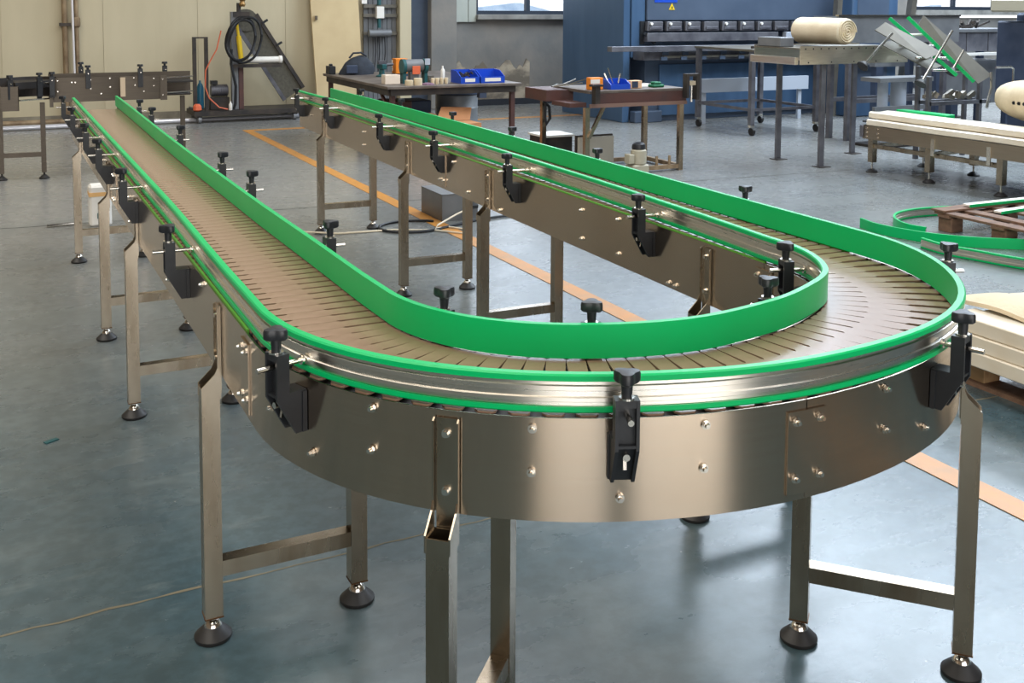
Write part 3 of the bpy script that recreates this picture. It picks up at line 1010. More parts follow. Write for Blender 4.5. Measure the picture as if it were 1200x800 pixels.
# black bag
t = thing('tool_bag', (3.35, 10.15, TB), 'black slumped cloth bag at the left rear end of the workbench', 'bag')
mb = MB()
n = 20
prof = []
vs = []; fs = []
rows = 8
for j in range(rows):
    f = j / (rows - 1)
    for i in range(n):
        a = 2 * PI * i / n
        k_ = math.sin(PI * (0.08 + 0.92 * f) / 1.0 * 0.5 + PI / 2 * 0) if False else math.cos(f * PI / 2) ** 0.6
        rx = 0.22 * k_ * (1 + 0.06 * math.sin(3 * a + j)); ry = 0.14 * k_ * (1 + 0.05 * math.cos(4 * a))
        vs.append((3.38 + rx * math.cos(a) + 0.05 * f, 10.13 + ry * math.sin(a), TB + 0.235 * f ** 0.9))
for j in range(rows - 1):
    for i in range(n):
        q = (i + 1) % n
        fs.append((j * n + i, j * n + q, (j + 1) * n + q, (j + 1) * n + i))
fs += [tuple(range(n))[::-1], tuple(range((rows - 1) * n, rows * n))]
mb.add(vs, fs)
obj('body', mb, darkcloth, t, smooth=True)
obj('pocket', MB().box(3.20, 3.34, 9.96, 9.99, TB + 0.02, TB + 0.12), MATS['machine_navy'], t, bevel=0.008)
obj('handle', MB().tube([(3.28, 10.1, TB + .20), (3.33, 10.1, TB + .26), (3.43, 10.1, TB + .265), (3.50, 10.1, TB + .22)], 0.012, 7), darkcloth, t, smooth=True)
tag(obj('tool_box', MB().box(3.06, 3.14, 10.2, 10.36, TB, TB + 0.10).box(3.08, 3.12, 10.26, 10.30, TB + 0.10, TB + 0.125), black, bevel=0.006), 'small black box behind the bag at the bench corner', 'box')
t = thing('bench_vise', (3.52, 9.6, TB), 'dark green bench vise between the black bag and orange box', 'vise')
obj('base', MB().lathe([(.07, 0), (.07, .015), (.035, .03), (.03, .09)], (3.52, 9.6, TB), 14), tealp, t, smooth=True)
obj('body', MB().box(3.49, 3.55, 9.50, 9.70, TB + .09, TB + .15), tealp, t, bevel=0.008)
obj('jaw', MB().box(3.47, 3.57, 9.56, 9.585, TB + .15, TB + .19).box(3.47, 3.57, 9.60, 9.625, TB + .15, TB + .19), toolsteel, t)
obj('screw', MB().cyl((3.55, 9.6, TB + .14), (3.66, 9.6, TB + .145), 0.018, n=10), toolsteel, t, smooth=True)
obj('handle', MB().cyl((3.65, 9.6, TB + .07), (3.65, 9.6, TB + .20), 0.007, n=8), bright, t, smooth=True)
t = thing('orange_carton', (3.72, 9.65, TB), 'orange carton with a dark foot, behind the white box', 'box')
obj('carton', MB().box(3.69, 3.84, 9.58, 9.72, TB + 0.03, TB + 0.21), orangep, t, bevel=0.004)
obj('dark_base', MB().box(3.685, 3.845, 9.575, 9.725, TB, TB + 0.0295), navy, t)
tag(obj('white_carton', MB().box(3.14, 3.31, 8.42, 8.54, TB, TB + 0.10).box(3.14, 3.31, 8.416, 8.42, TB + .001, TB + 0.099), mat('cream_carton', srgb(238, 222, 204), 0.6), bevel=0.003), 'cream-white carton on the front left of the workbench', 'box')
t = thing('bench_grinder', (3.5, 8.5, TB), 'bench grinder with grey motor and dark teal wheel guards', 'grinder')
obj('base', MB().box(3.41, 3.58, 8.44, 8.58, TB, TB + .03), tealp, t, bevel=0.005)
obj('pedestal', MB().box(3.45, 3.55, 8.47, 8.55, TB + .03, TB + .13), greymachine, t, bevel=0.005)
obj('motor', MB().cyl((3.40, 8.51, TB + .19), (3.60, 8.51, TB + .19), 0.07, n=20), greymachine, t, smooth=True)
obj('name_plate', MB().box(3.46, 3.55, 8.433, 8.44, TB + .10, TB + .19), coral, t, bevel=0.002)
for x, m_ in ((3.36, tealp), (3.61, tealp)):
    g_ = obj('wheel_guard', MB().cyl((x, 8.51, TB + .18), (x + .035, 8.51, TB + .18), 0.085, n=20), m_, t, smooth=True)
    obj('bracket', MB().box(x, x + .035, 8.46, 8.56, TB + .0, TB + .11), m_, g_)
obj('eye_shield', MB().box(3.60, 3.66, 8.42, 8.425, TB + .2, TB + .27), palewall, t)
for i in range(4):
    tag(obj('cup', MB().lathe([(.018, 0), (.022, .05), (.022, .065), (.018, .066)], (3.63 + i * 0.052, 8.27, TB), 12), cream, smooth=True), '%s small cream cup from the grinder in the row on the workbench' % ('first', 'second', 'third', 'fourth')[i], 'cup', 'row of small cream cups right of the grinder')
for i, (x, h_) in enumerate(((3.33, 0.055), (3.43, 0.075))):
    tag(obj('roll_of_tape', MB().lathe([(.018, 0), (.045, 0), (.045, h_), (.018, h_)], (x, 8.2, TB), 18), cream, smooth=True), ('low cream tape roll in front of the left grinder guard', 'taller cream tape roll in front of the grinder base')[i], 'tape')
tag(obj('rag', MB().lathe([(.075, 0), (.07, .012), (.03, .022)], (3.55, 8.22, TB), 9), mat('mauve_cloth', srgb(120, 92, 110), 0.9)), 'mauve rag on the bench between tape rolls and cups', 'rag')
tag(obj('metal_offcut', MB().box(3.69, 3.90, 8.5, 8.56, TB, TB + .03).box(3.70, 3.76, 8.56, 8.66, TB, TB + .07), inc_steel), 'pale metal offcuts lying behind the cups', 'offcut')


def bin_(x0, x1, y0, y1, z, h_, label, group=None, lab=True):
    t = thing('parts_bin', ((x0 + x1) / 2, (y0 + y1) / 2, z), label, 'bin', group)
    w = 0.006
    mb = MB().box(x0, x1, y0, y1, z, z + w)
    obj('bottom', mb, bluebin, t)
    obj('back_wall', MB().box(x0, x1, y1 - w, y1, z + w, z + h_), bluebin, t)
    side = [(y0, z + w), (y1 - w, z + w), (y1 - w, z + h_), (y0 + (y1 - y0) * 0.45, z + h_ * 0.95), (y0, z + h_ * 0.5)]
    for xx in (x0, x1 - w):
        vs = [(xx, a, b) for a, b in side] + [(xx + w, a, b) for a, b in side]
        k = len(side)
        obj('side_wall', MB().add(vs, [tuple(range(k))[::-1], tuple(range(k, 2 * k))] + [(i, (i + 1) % k, k + (i + 1) % k, k + i) for i in range(k)]), bluebin, t)
    obj('front_wall', MB().box(x0 + w, x1 - w, y0, y0 + w, z + w, z + h_ * 0.5), bluebin, t)
    if lab:
        obj('label_card', MB().box(x0 + 0.05, x1 - 0.05, y0 - 0.002, y0, z + h_ * 0.12, z + h_ * 0.40), whitep, t)
    return t


bin_(3.93, 4.15, 8.2, 8.48, TB, 0.14, 'left of the two blue parts bins, with small parts heaped in it')
bin_(4.17, 4.46, 8.2, 8.48, TB, 0.14, 'right and wider of the two blue parts bins on the workbench')
mb = MB()
for i in range(16):
    x = R_.uniform(3.97, 4.11); y = R_.uniform(8.26, 8.42); z = TB + .05 + R_.uniform(0, .05)
    mb.bar((x, y, z), (x + R_.uniform(-.04, .04), y + R_.uniform(-.03, .03), z + R_.uniform(0, .03)), 0.016)
o = obj('loose_parts', mb, darkiron)
tag(o, 'heap of small dark machine parts in the left blue bin', 'parts')
o['kind'] = 'stuff'
tag(obj('bottle', MB().lathe([(.022, 0), (.024, .02), (.024, .10), (.010, .125), (.010, .15)], (4.05, 9.0, TB), 12), whitep, smooth=True), 'slim white bottle standing behind the left blue bin', 'bottle')

# beneath the bench
t = thing('steel_drum', (4.45, 9.4, 0), 'grey steel drum standing under the right end of the workbench', 'drum')
obj('shell', MB().lathe([(.24, 0), (.25, .01), (.25, .18), (.256, .19), (.25, .2), (.25, .38), (.256, .39), (.25, .40), (.25, .54), (.24, .55)], (4.36, 9.3, 0), 28), greymachine, t, smooth=True)
obj('lid_ring', MB().lathe([(.25, .551), (.262, .553), (.262, .573), (.24, .575)], (4.36, 9.3, 0), 28), navy, t, smooth=True)
tag(obj('crate', MB().box(3.5, 3.95, 9.1, 9.5, 0, 0.5), navy, bevel=0.01), 'dark blue crate under the middle of the workbench', 'crate')
tag(obj('crate', MB().box(3.22, 3.48, 8.5, 8.9, 0, 0.56), redbrown, bevel=0.01), 'red-brown metal box under the left front of the workbench', 'box')
t = thing('cardboard_box', (3.85, 8.0, 0), 'open tan cardboard box with a raised flap before the workbench', 'box')
obj('box_body', MB().box(3.66, 4.02, 7.86, 8.16, 0, 0.36), cardb, t)
obj('flap', MB().quad3([(3.62, 8.16, 0.361), (4.02, 8.16, 0.361), (4.10, 8.30, 0.48), (3.74, 8.30, 0.50)], 0.005), cardb, t)
obj('flap', MB().quad3([(3.64, 7.86, 0.361), (3.66, 8.16, 0.361), (3.52, 8.12, 0.46), (3.50, 7.90, 0.47)], 0.005), cardb, t)
t = thing('cardboard_box', (3.42, 7.95, 0), 'smaller cardboard box with a pale flap, left of the larger one', 'box')
obj('box_body', MB().box(3.28, 3.50, 7.8, 8.04, 0, 0.34), cardb, t)
obj('flap', MB().quad3([(3.28, 8.04, 0.341), (3.50, 8.04, 0.341), (3.46, 8.14, 0.46), (3.30, 8.14, 0.46)], 0.005), mat('pale_card', srgb(222, 178, 132), 0.8), t)

# ---- workbench 2
t = thing('workbench', (4.9, 6.5, 0), 'narrow red-brown steel table with a diagonal brace, in front of blue press', 'workbench')
obj('tabletop', MB().box(4.36, 5.44, 6.2, 6.9, 0.785, 0.815), benchtop, t, bevel=0.003)
obj('apron', MB().box(4.40, 5.46, 6.19, 6.22, 0.69, 0.7845), redbrown, t)
obj('lower_rail', MB().box(4.36, 5.46, 6.175, 6.2, 0.655, 0.6895), mat('pale_brown_steel', srgb(140, 112, 100), 0.5, 0.3), t)
obj('drawer', MB().box(4.12, 4.42, 6.6, 7.05, 0.69, 0.80), redbrown, t, bevel=0.004)
obj('side_tray', MB().box(4.18, 4.36, 6.25, 6.6, 0.66, 0.70), redbrown, t)
for x, y in ((4.35, 6.23), (5.42, 6.23), (5.42, 6.86), (4.33, 7.05)):
    obj('leg', MB().box(x - .024, x + .024, y - .024, y + .024, 0.0, 0.655), tube_steel, t)
obj('brace', MB().bar((4.36, 6.2, 0.37), (4.52, 6.2, 0.66), 0.03), tube_steel, t)
obj('foot_rail', MB().box(5.40, 5.44, 6.25, 6.83, 0.02, 0.06).box(5.0, 5.4, 6.82, 6.86, 0.02, 0.06).box(5.0, 5.4, 6.21, 6.25, 0.02, 0.06), rust, t)
obj('stud', MB().cyl((5.15, 6.23, 0.06), (5.15, 6.23, 0.15), 0.014, n=8), rust, t)
obj('stud', MB().cyl((5.30, 6.23, 0.06), (5.30, 6.23, 0.15), 0.014, n=8), rust, t)
T2 = 0.8155
t = thing('orange_box', (4.41, 6.3, T2), 'orange and white carton at the left end of the narrow table', 'box')
obj('carton', MB().box(4.42, 4.56, 6.28, 6.36, T2, T2 + .115), orangep, t, bevel=0.003)
obj('white_lid', MB().box(4.42, 4.52, 6.274, 6.2795, T2 + .06, T2 + .10), whitep, t)
t = bin_(4.62, 4.84, 6.24, 6.42, T2, 0.095, 'single blue parts bin on the narrow table before the press', lab=False)
mb = MB().bar((4.66, 6.34, T2 + .05), (4.62, 6.36, T2 + .15), .012).bar((4.70, 6.33, T2 + .05), (4.66, 6.36, T2 + .20), .010).bar((4.76, 6.33, T2 + .05), (4.80, 6.36, T2 + .14), .014)
o = tag(obj('hand_tools', mb, bright), 'bright hand tools sticking up out of the single blue bin', 'tools')
o['kind'] = 'stuff'
t = thing('glue_carton', (4.93, 6.32, T2), 'small pale orange carton right of the single blue bin', 'box')
obj('carton', MB().box(4.87, 5.0, 6.28, 6.36, T2, T2 + .075), mat('peach_card', srgb(232, 186, 146), 0.7), t, bevel=0.003)
obj('dark_band', MB().box(4.885, 4.95, 6.274, 6.2795, T2 + .008, T2 + .07), navy, t)
tag(obj('green_sponge', MB().box(5.14, 5.28, 6.3, 6.4, T2, T2 + .03).box(5.16, 5.25, 6.31, 6.39, T2 + .03, T2 + .055), mat('dark_green', srgb(24, 104, 72), 0.7), bevel=0.01), 'dark green pad on the narrow table, near its right end', 'pad')
tag(obj('paper_sheet', MB().box(5.05, 5.38, 6.45, 6.75, T2, T2 + .004), whitep), 'white sheet lying at the right end of the narrow table', 'sheet')
t = thing('chain_hoist', (5.45, 6.2, 0.66), 'dark steel clamp bracket on the right corner of the narrow table', 'clamp')
obj('frame', MB().box(5.40, 5.43, 6.10, 6.17, 0.72, 0.93).box(5.52, 5.55, 6.10, 6.17, 0.70, 0.93).box(5.40, 5.55, 6.10, 6.17, 0.9301, 0.955), darkiron, t)
obj('block', MB().box(5.435, 5.515, 6.11, 6.16, 0.84, 0.89), bright, t, bevel=0.004)
obj('screw', MB().cyl((5.475, 6.13, 0.68), (5.475, 6.13, 0.84), 0.012, n=8), bright, t)
mb = MB()
for i in range(7):
    x = 4.18 + i * 0.035
    mb.bar((x, 6.6 + 0.02 * i, 0.832 + 0.004 * (i % 3)), (x + R_.uniform(0.08, 0.2), 6.55 + R_.uniform(-.1, .3), 0.835 + 0.01 * i), 0.014, 0.010)
o = tag(obj('metal_scrap', mb, inc_steel), 'heap of loose bars and scrap on the left end of narrow table', 'scrap')
o['kind'] = 'stuff'
tag(obj('drill_clamp', MB().box(4.37, 4.42, 6.10, 6.17, 0.70, 0.86).box(4.34, 4.45, 6.09, 6.17, 0.8601, 0.88), darkiron), 'dark clamp standing on the left corner of the narrow table', 'clamp')
tag(obj('cable_hank', MB().tube([(4.30, 7.0, 0.66), (4.36, 6.98, 0.6), (4.37, 6.98, 0.48), (4.33, 6.98, 0.42), (4.31, 6.98, 0.5), (4.32, 6.99, 0.64)], 0.016, 7), cablek, smooth=True), 'black cable hank hanging from the narrow table leg', 'cable')
t = thing('steel_cabinet', (4.2, 7.3, 0), 'low dark box with a white top behind the narrow table', 'cabinet')
obj('body', MB().box(4.37, 4.70, 7.10, 7.42, 0, 0.27), darkiron, t, bevel=0.004)
obj('top_sheet', MB().box(4.36, 4.72, 7.09, 7.44, 0.2705, 0.29), whitep, t)
obj('corner_strip', MB().box(4.362, 4.37, 7.092, 7.10, 0, 0.27), bright, t)
t = thing('monitor_panel', (4.55, 6.6, 0), 'pale grey sheet-metal panel standing under the narrow table', 'panel')
obj('panel', MB().box(4.46, 4.86, 6.55, 6.59, 0.0, 0.33), mat('pale_sheet', srgb(186, 182, 170), 0.5, 0.2), t, bevel=0.006)
obj('edge', MB().box(4.45, 4.87, 6.594, 6.62, 0.0, 0.345), darkiron, t)
t = thing('gear_motor', (4.75, 5.95, 0), 'beige gear motor with a dark fan cover standing on the floor', 'motor')
obj('gearbox', MB().box(4.72, 4.90, 5.98, 6.13, 0.0, 0.12), beigem, t, bevel=0.012)
obj('motor_body', MB().lathe([(.065, .12), (.075, .13), (.075, .25), (.065, .26)], (4.82, 6.05, 0), 20), beigem, t, smooth=True)
obj('fan_cover', MB().lathe([(.06, .26), (.066, .27), (.06, .31), (.04, .325)], (4.82, 6.05, 0), 20), black, t, smooth=True)
obj('terminal_box', MB().box(4.685, 4.745, 6.0, 6.09, 0.13, 0.22), beigem, t, bevel=0.006)
obj('output_shaft', MB().cyl((4.72, 6.0, 0.05), (4.64, 5.96, 0.05), 0.03, n=12), darkiron, t, smooth=True)
tag(obj('power_cable', MB().tube([(3.6, 7.7, .012), (3.9, 7.72, .012), (4.25, 7.75, .012), (4.5, 8.0, .012), (5.2, 8.3, .012), (5.6, 8.9, .012), (5.7, 9.6, .012)], 0.011, 6), cablek, smooth=True), 'black cable on the floor behind the narrow table', 'cable')
tag(obj('power_cable', MB().tube([(3.7, 7.55, .012), (3.95, 7.5, .012), (4.15, 7.2, .012), (4.30, 7.0, .012)], 0.011, 6), cablek, smooth=True), 'short black cable running to the foot of the narrow table', 'cable')

# ---- press brake
t = thing('press_brake', (9.5, 10.8, 0), 'huge dark blue press brake standing before the windows', 'press')
obj('side_frame', MB().box(7.15, 7.26, 10.0, 11.7, 0.0, 2.5), pressblue, t, bevel=0.008)
obj('side_frame', MB().box(12.0, 12.12, 10.0, 11.7, 0.0, 2.5), pressblue, t, bevel=0.008)
obj('body', MB().box(7.26, 12.0, 10.35, 11.6, 0.0, 2.45), pressdark, t)
obj('ram', MB().box(7.50, 11.9, 9.95, 10.35, 1.41, 2.5), pressdark, t, bevel=0.008)
obj('throat_panel', MB().box(7.27, 7.49, 9.98, 10.3, 0.9, 2.45), pressblue, t, bevel=0.006)
obj('throat_slot', MB().box(7.40, 7.47, 9.955, 9.979, 1.08, 1.40), black, t)
obj('bed', MB().box(7.5, 11.9, 9.98, 10.35, 0.0, 0.86), pressdark, t, bevel=0.006)
obj('bed_recess', MB().box(7.72, 11.8, 9.94, 9.979, 0.08, 0.80), pressblue, t, bevel=0.006)
obj('foot_block', MB().box(7.27, 7.72, 9.86, 10.0, 0.0, 0.16), pressdark, t, bevel=0.01)
obj('front_beam', MB().box(6.72, 11.9, 9.60, 9.72, 1.0, 1.07), toolsteel, t, bevel=0.004)
obj('bed_table', MB().box(7.3, 11.9, 9.72, 9.98, 0.87, 0.99), toolsteel, t, bevel=0.004)
obj('die_rail', MB().box(7.6, 11.9, 9.68, 9.72, 0.90, 0.93), inc_steel, t)
obj('punch_beam', MB().box(7.45, 9.75, 9.86, 9.95, 1.12, 1.24), toolsteel, t, bevel=0.003)
obj('punch_beam', MB().box(9.9, 11.8, 9.86, 9.95, 1.12, 1.24), palewall, t, bevel=0.003)
me_tc = make_mesh('tool_clamp', MB().box(-.13, .13, -.06, 0, 0, .13).box(-.10, .10, -.075, -.06, .02, .06), toolsteel, bevel=0.004)
me_tb = make_mesh('bolt_head', MB().cyl((-.07, -.062, .10), (-.07, -.085, .10), 0.022, 0.02, 10), whitep, smooth=True)  # white colour stands in for the shine of bare bolt metal
for i in range(14):
    c_ = inst('tool_clamp', me_tc, t, (7.6 + i * 0.32, 9.95, 1.265))
    if i % 4 != 3:
        sub('bolt_head', me_tb, c_)
me_dk = make_mesh('die_clamp', MB().box(-.05, .05, -.02, 0, 0, .05), pressdark, bevel=0.003)
for i in range(13):
    inst('die_clamp', me_dk, t, (7.65 + i * 0.33, 9.72, 0.935))
    inst('die_clamp', me_dk, t, (7.60 + i * 0.33, 9.68, 0.87))
obj('blue_nameplate', MB().box(7.62, 8.0, 9.944, 9.95, 1.66, 2.0), bluebin, t)
wt = obj('warning_sign', MB().prism([(7.86, 1.56), (7.96, 1.56), (7.91, 1.65)], 9.944, 9.95), yellowp, t)
obj('warning_mark', MB().prism([(7.898, 1.575), (7.922, 1.575), (7.91, 1.615)], 9.9415, 9.944), black, wt)
obj('arm_bracket', MB().bar((7.42, 9.9, 1.24), (7.60, 9.9, 1.10), 0.04).bar((7.42, 9.9, 1.22), (7.58, 9.9, 1.21), 0.03), black, t)
tag(obj('pale_board', MB().box(8.05, 9.95, 9.42, 9.46, 0.43, 0.62).box(8.1, 8.16, 9.46, 9.5, 0.0, 0.5).box(9.8, 9.86, 9.46, 9.5, 0.0, 0.5), palewall), 'long pale board standing before the lower part of the blue press', 'board')

# ---- steel table on casters
t = thing('caster_table', (8.4, 8.7, 0), 'tall square steel table on casters in front of the blue press', 'table')
obj('tabletop', MB().box(7.82, 8.95, 8.08, 9.28, 1.05, 1.08), inc_steel, t, bevel=0.003)
for x, y in ((7.86, 8.13), (8.91, 8.13), (7.86, 9.23), (8.91, 9.23)):
    obj('leg', MB().box(x - .03, x + .03, y - .03, y + .03, 0.13, 1.0495), toolsteel, t)
    w_ = obj('caster', MB().cyl((x - .018, y - 0.02, .05), (x + .018, y - 0.02, .05), .049, n=16), rubber, t, smooth=True)
    obj('fork', MB().box(x - .03, x + .03, y - .03, y + .02, .1, .129), bright, w_)
for a, b in (((7.86, 8.16), (7.86, 9.2)), ((8.91, 8.16), (8.91, 9.2)), ((7.89, 8.13), (8.88, 8.13)), ((7.89, 9.23), (8.88, 9.23))):
    obj('lower_rail', MB().bar((a[0], a[1], 0.32), (b[0], b[1], 0.32), 0.035), toolsteel, t)
tag(obj('steel_offcut', MB().box(8.0, 8.7, 8.3, 8.34, 1.0805, 1.11).bar((8.5, 8.2, 1.09), (8.85, 8.6, 1.09), 0.02), darkiron), 'dark bars lying on the top of the caster table', 'offcut')

# ---- long steel stand carrying the roll
t = thing('steel_trough', (7.3, 6.1, 0), 'long stainless trough on two slim legs, carrying the cream roll', 'stand')
obj('front_plate', MB().box(6.49, 7.95, 5.745, 5.75, 1.04, 1.22), alu, t)
obj('back_plate', MB().box(6.49, 7.95, 6.43, 6.435, 1.04, 1.22), alu, t)
obj('bed', MB().box(6.49, 7.95, 5.75, 6.43, 1.19, 1.205), inc_steel, t)
obj('end_channel', MB().box(6.44, 6.485, 5.76, 6.44, 1.04, 1.115), alu, t, bevel=0.003)
for x, y in ((6.84, 5.69 + .08), (6.8, 6.37), (7.85, 6.37)):
    l_ = obj('leg', MB().box(x - .03, x + .03, y - .03 + .04, y + .03 + .04 - .03, 0.008, 1.04), toolsteel, t)
    obj('base_plate', MB().box(x - .07, x + .07, y - .05, y + .07, 0.0, 0.008), darkiron, l_)
me_h = make_mesh('rivet', MB().cyl((0, 0, 0), (0, -.003, 0), .008, .008, 8), darkiron)
for i in range(14):
    inst('rivet', me_h, t, (6.56 + i * 0.1, 5.745, 1.195))
    if i % 3 == 0:
        inst('rivet', me_h, t, (6.6 + i * 0.1, 5.745, 1.06))
tag(obj('steel_box', MB().box(6.50, 6.68, 6.05, 6.40, 1.2055, 1.30), greymachine, bevel=0.006), 'small grey steel box at the left end behind the cream roll', 'box')
t = thing('foam_roll', (7.1, 6.1, 1.221), 'large cream wrapped roll lying on the stainless trough', 'roll')
ra = Vector((7.03, 6.36, 1.365)); rb = Vector((7.19, 5.84, 1.360))
d = (rb - ra).normalized()
side = d.cross(Vector((0, 0, 1))).normalized()
upz = Vector((0, 0, 1))
mb = MB()
vs = []; fs = []
n = 40
prof = [(0.0, 0.86), (0.02, 0.97), (0.05, 1.0), (0.25, 0.985), (0.5, 1.0), (0.75, 0.985), (0.95, 1.0), (0.98, 0.97), (1.0, 0.88)]
for f, k_ in prof:
    c_ = ra + (rb - ra) * f
    for i in range(n):
        a = 2 * PI * i / n
        vs.append(c_ + side * (0.20 * k_ * math.cos(a)) + upz * (0.138 * k_ * math.sin(a) * (1.0 if math.sin(a) > -0.7 else 0.98)))
for k_ in range(len(prof) - 1):
    for i in range(n):
        q = (i + 1) % n
        fs.append((k_ * n + i, k_ * n + q, (k_ + 1) * n + q, (k_ + 1) * n + i))
fs += [tuple(range(n))[::-1], tuple(range((len(prof) - 1) * n, len(prof) * n))]
obj('roll', mb.add(vs, fs), creamroll, t, smooth=True)
mb = MB()
pts = []
for i in range(110):
    a = i * 0.26; r = 0.08 + 0.80 * i / 109
    pts.append(rb + d * 0.004 + side * (r * 0.20 * math.cos(a)) + upz * (r * 0.138 * math.sin(a)))
obj('spiral_edge', mb.tube(pts, 0.009, 5), cream, t, smooth=True)
# grey trough stacked behind
t = thing('steel_channel', (9.0, 7.4, 0), 'long grey conveyor frame on legs behind the cream roll', 'frame')
obj('side_plate', MB().box(8.35, 10.4, 7.2, 7.21, 1.18, 1.50), greymachine, t)
obj('side_plate', MB().box(8.35, 10.4, 7.6, 7.61, 1.18, 1.50), greymachine, t)
obj('top_lip', MB().box(8.35, 10.4, 7.18, 7.23, 1.5001, 1.52), bright, t)
obj('bed', MB().box(8.35, 10.4, 7.21, 7.6, 1.25, 1.26), inc_steel, t)
for x in (8.6, 10.2):
    for y in (7.25, 7.55):
        obj('leg', MB().box(x - .03, x + .03, y - .03, y + .03, 0, 1.18), toolsteel, t)
obj('crossbar', MB().box(8.63, 10.17, 7.23, 7.27, 0.45, 0.5).box(8.63, 10.17, 7.53, 7.57, 0.45, 0.5), toolsteel, t)

# ---- equipment behind on the right
t = thing('control_cabinet', (11.05, 9.4, 0), 'blue-grey machine cabinet with slanting pale struts behind the roll', 'cabinet')
obj('body', MB().box(10.6, 11.5, 9.25, 9.55, 0, 2.3), pressblue, t, bevel=0.02)
obj('door', MB().box(10.68, 11.3, 9.235, 9.25, 0.3, 2.2), pressdark, t, bevel=0.01)
obj('strut', MB().bar((10.28, 9.30, 0.03), (10.40, 9.30, 2.6), 0.09), inc_steel, t)
obj('strut', MB().bar((11.62, 9.30, 0.03), (11.95, 9.30, 2.6), 0.10), inc_steel, t)
t = thing('lathe', (12.8, 6.5, 0), 'dark blue-grey lathe with a chuck head at the right edge', 'machine')
obj('bed', MB().box(10.95, 14.75, 6.2, 6.9, 0, 0.75), navy, t, bevel=0.02)
obj('bed_ways', MB().box(10.95, 14.75, 6.25, 6.85, 0.7505, 0.86), toolsteel, t, bevel=0.006)
obj('headstock', MB().box(11.05, 11.95, 6.15, 6.9, 0.861, 1.55), navy, t, bevel=0.03)
obj('gear_cover', MB().box(10.65, 11.03, 6.2, 6.85, 0.5, 1.45), navy, t, bevel=0.02)
obj('upper_arm', MB().box(10.45, 12.15, 6.25, 6.8, 1.56, 1.72), beigem, t, bevel=0.02)
ch = obj('chuck', MB().cyl((11.95, 6.52, 1.25), (12.15, 6.52, 1.25), 0.2, n=24), toolsteel, t, smooth=True)
obj('control_knob', MB().cyl((11.25, 6.15, 1.2), (11.25, 6.08, 1.2), 0.05, n=14), bright, t, smooth=True)
t = thing('tool_table', (11.3, 8.0, 0), 'grey work table with lattice side panels, carrying a heap of tools', 'table')
obj('tabletop', MB().box(10.6, 12.1, 7.7, 8.3, 1.28, 1.33), greymachine, t, bevel=0.006)
for i in range(3):
    obj('side_panel', MB().box(10.75 + i * 0.42, 11.15 + i * 0.42, 7.72, 7.75, 1.02, 1.2795), toolsteel, t, bevel=0.004)
for x in (10.66, 12.04):
    for y in (7.77, 8.23):
        obj('leg', MB().box(x - .04, x + .04, y - .04, y + .04, 0, 1.2795), navy, t)
obj('white_bar', MB().box(10.5, 12.0, 7.63, 7.695, 0.97, 1.005), whitep, t)
obj('lower_cabinet', MB().box(10.75, 11.9, 7.8, 8.2, 0.3, 0.9), greymachine, t, bevel=0.01)
mb = MB()
for i in range(26):
    x = R_.uniform(10.95, 11.85); y = R_.uniform(7.85, 8.2)
    mb.bar((x, y, 1.345), (x + R_.uniform(-.2, .2), y + R_.uniform(-.15, .15), 1.345 + R_.uniform(0, .10)), R_.uniform(.02, .04))
o = tag(obj('tool_heap', mb, darkiron), 'heap of dark tools and clamps on the lattice-sided table', 'tools')
o['kind'] = 'stuff'
tag(obj('white_block', MB().box(10.66, 10.82, 7.8, 7.95, 1.3305, 1.41), whitep, bevel=0.03), 'small white block at the left end of the tool table', 'block')
# frames and odds beneath, behind the right conveyor
t = thing('low_frame', (9.4, 7.2, 0), 'low blue-grey steel frame on the floor behind the slatted conveyor', 'frame')
for x in (10.5, 12.0):
    for y in (8.65, 9.15):
        obj('leg', MB().box(x - .07, x + .07, y - .05, y + .05, 0.02, 0.78), navy, t)
obj('top_beam', MB().box(10.4, 12.1, 8.6, 8.7, 0.7805, 0.86).box(10.4, 12.1, 9.1, 9.2, 0.7805, 0.86), greymachine, t)
obj('floor_beam', MB().box(10.35, 12.2, 8.57, 8.75, 0.0, 0.0195), darkiron, t)
t = thing('roller_stand', (9.4, 6.9, 0), 'grey stand with two thick pale columns behind the tipped conveyor', 'stand')
obj('column', MB().cyl((8.65, 6.75, 0.03), (8.65, 6.75, 0.75), 0.06, n=16), palewall, t, smooth=True)
obj('column', MB().cyl((8.90, 6.75, 0.03), (8.90, 6.75, 0.75), 0.09, n=16), palewall, t, smooth=True)
obj('table_plate', MB().box(8.45, 9.3, 6.6, 6.9, 0.7505, 0.80), greymachine, t)
obj('shelf', MB().box(8.4, 9.2, 6.62, 6.66, 0.42, 0.47), greymachine, t)
obj('floor_plate', MB().box(8.4, 9.4, 6.55, 6.95, 0.0, 0.03), darkiron, t)
obj('post', MB().box(9.2, 9.26, 6.7, 6.76, 0.0, 0.75), palewall, t)

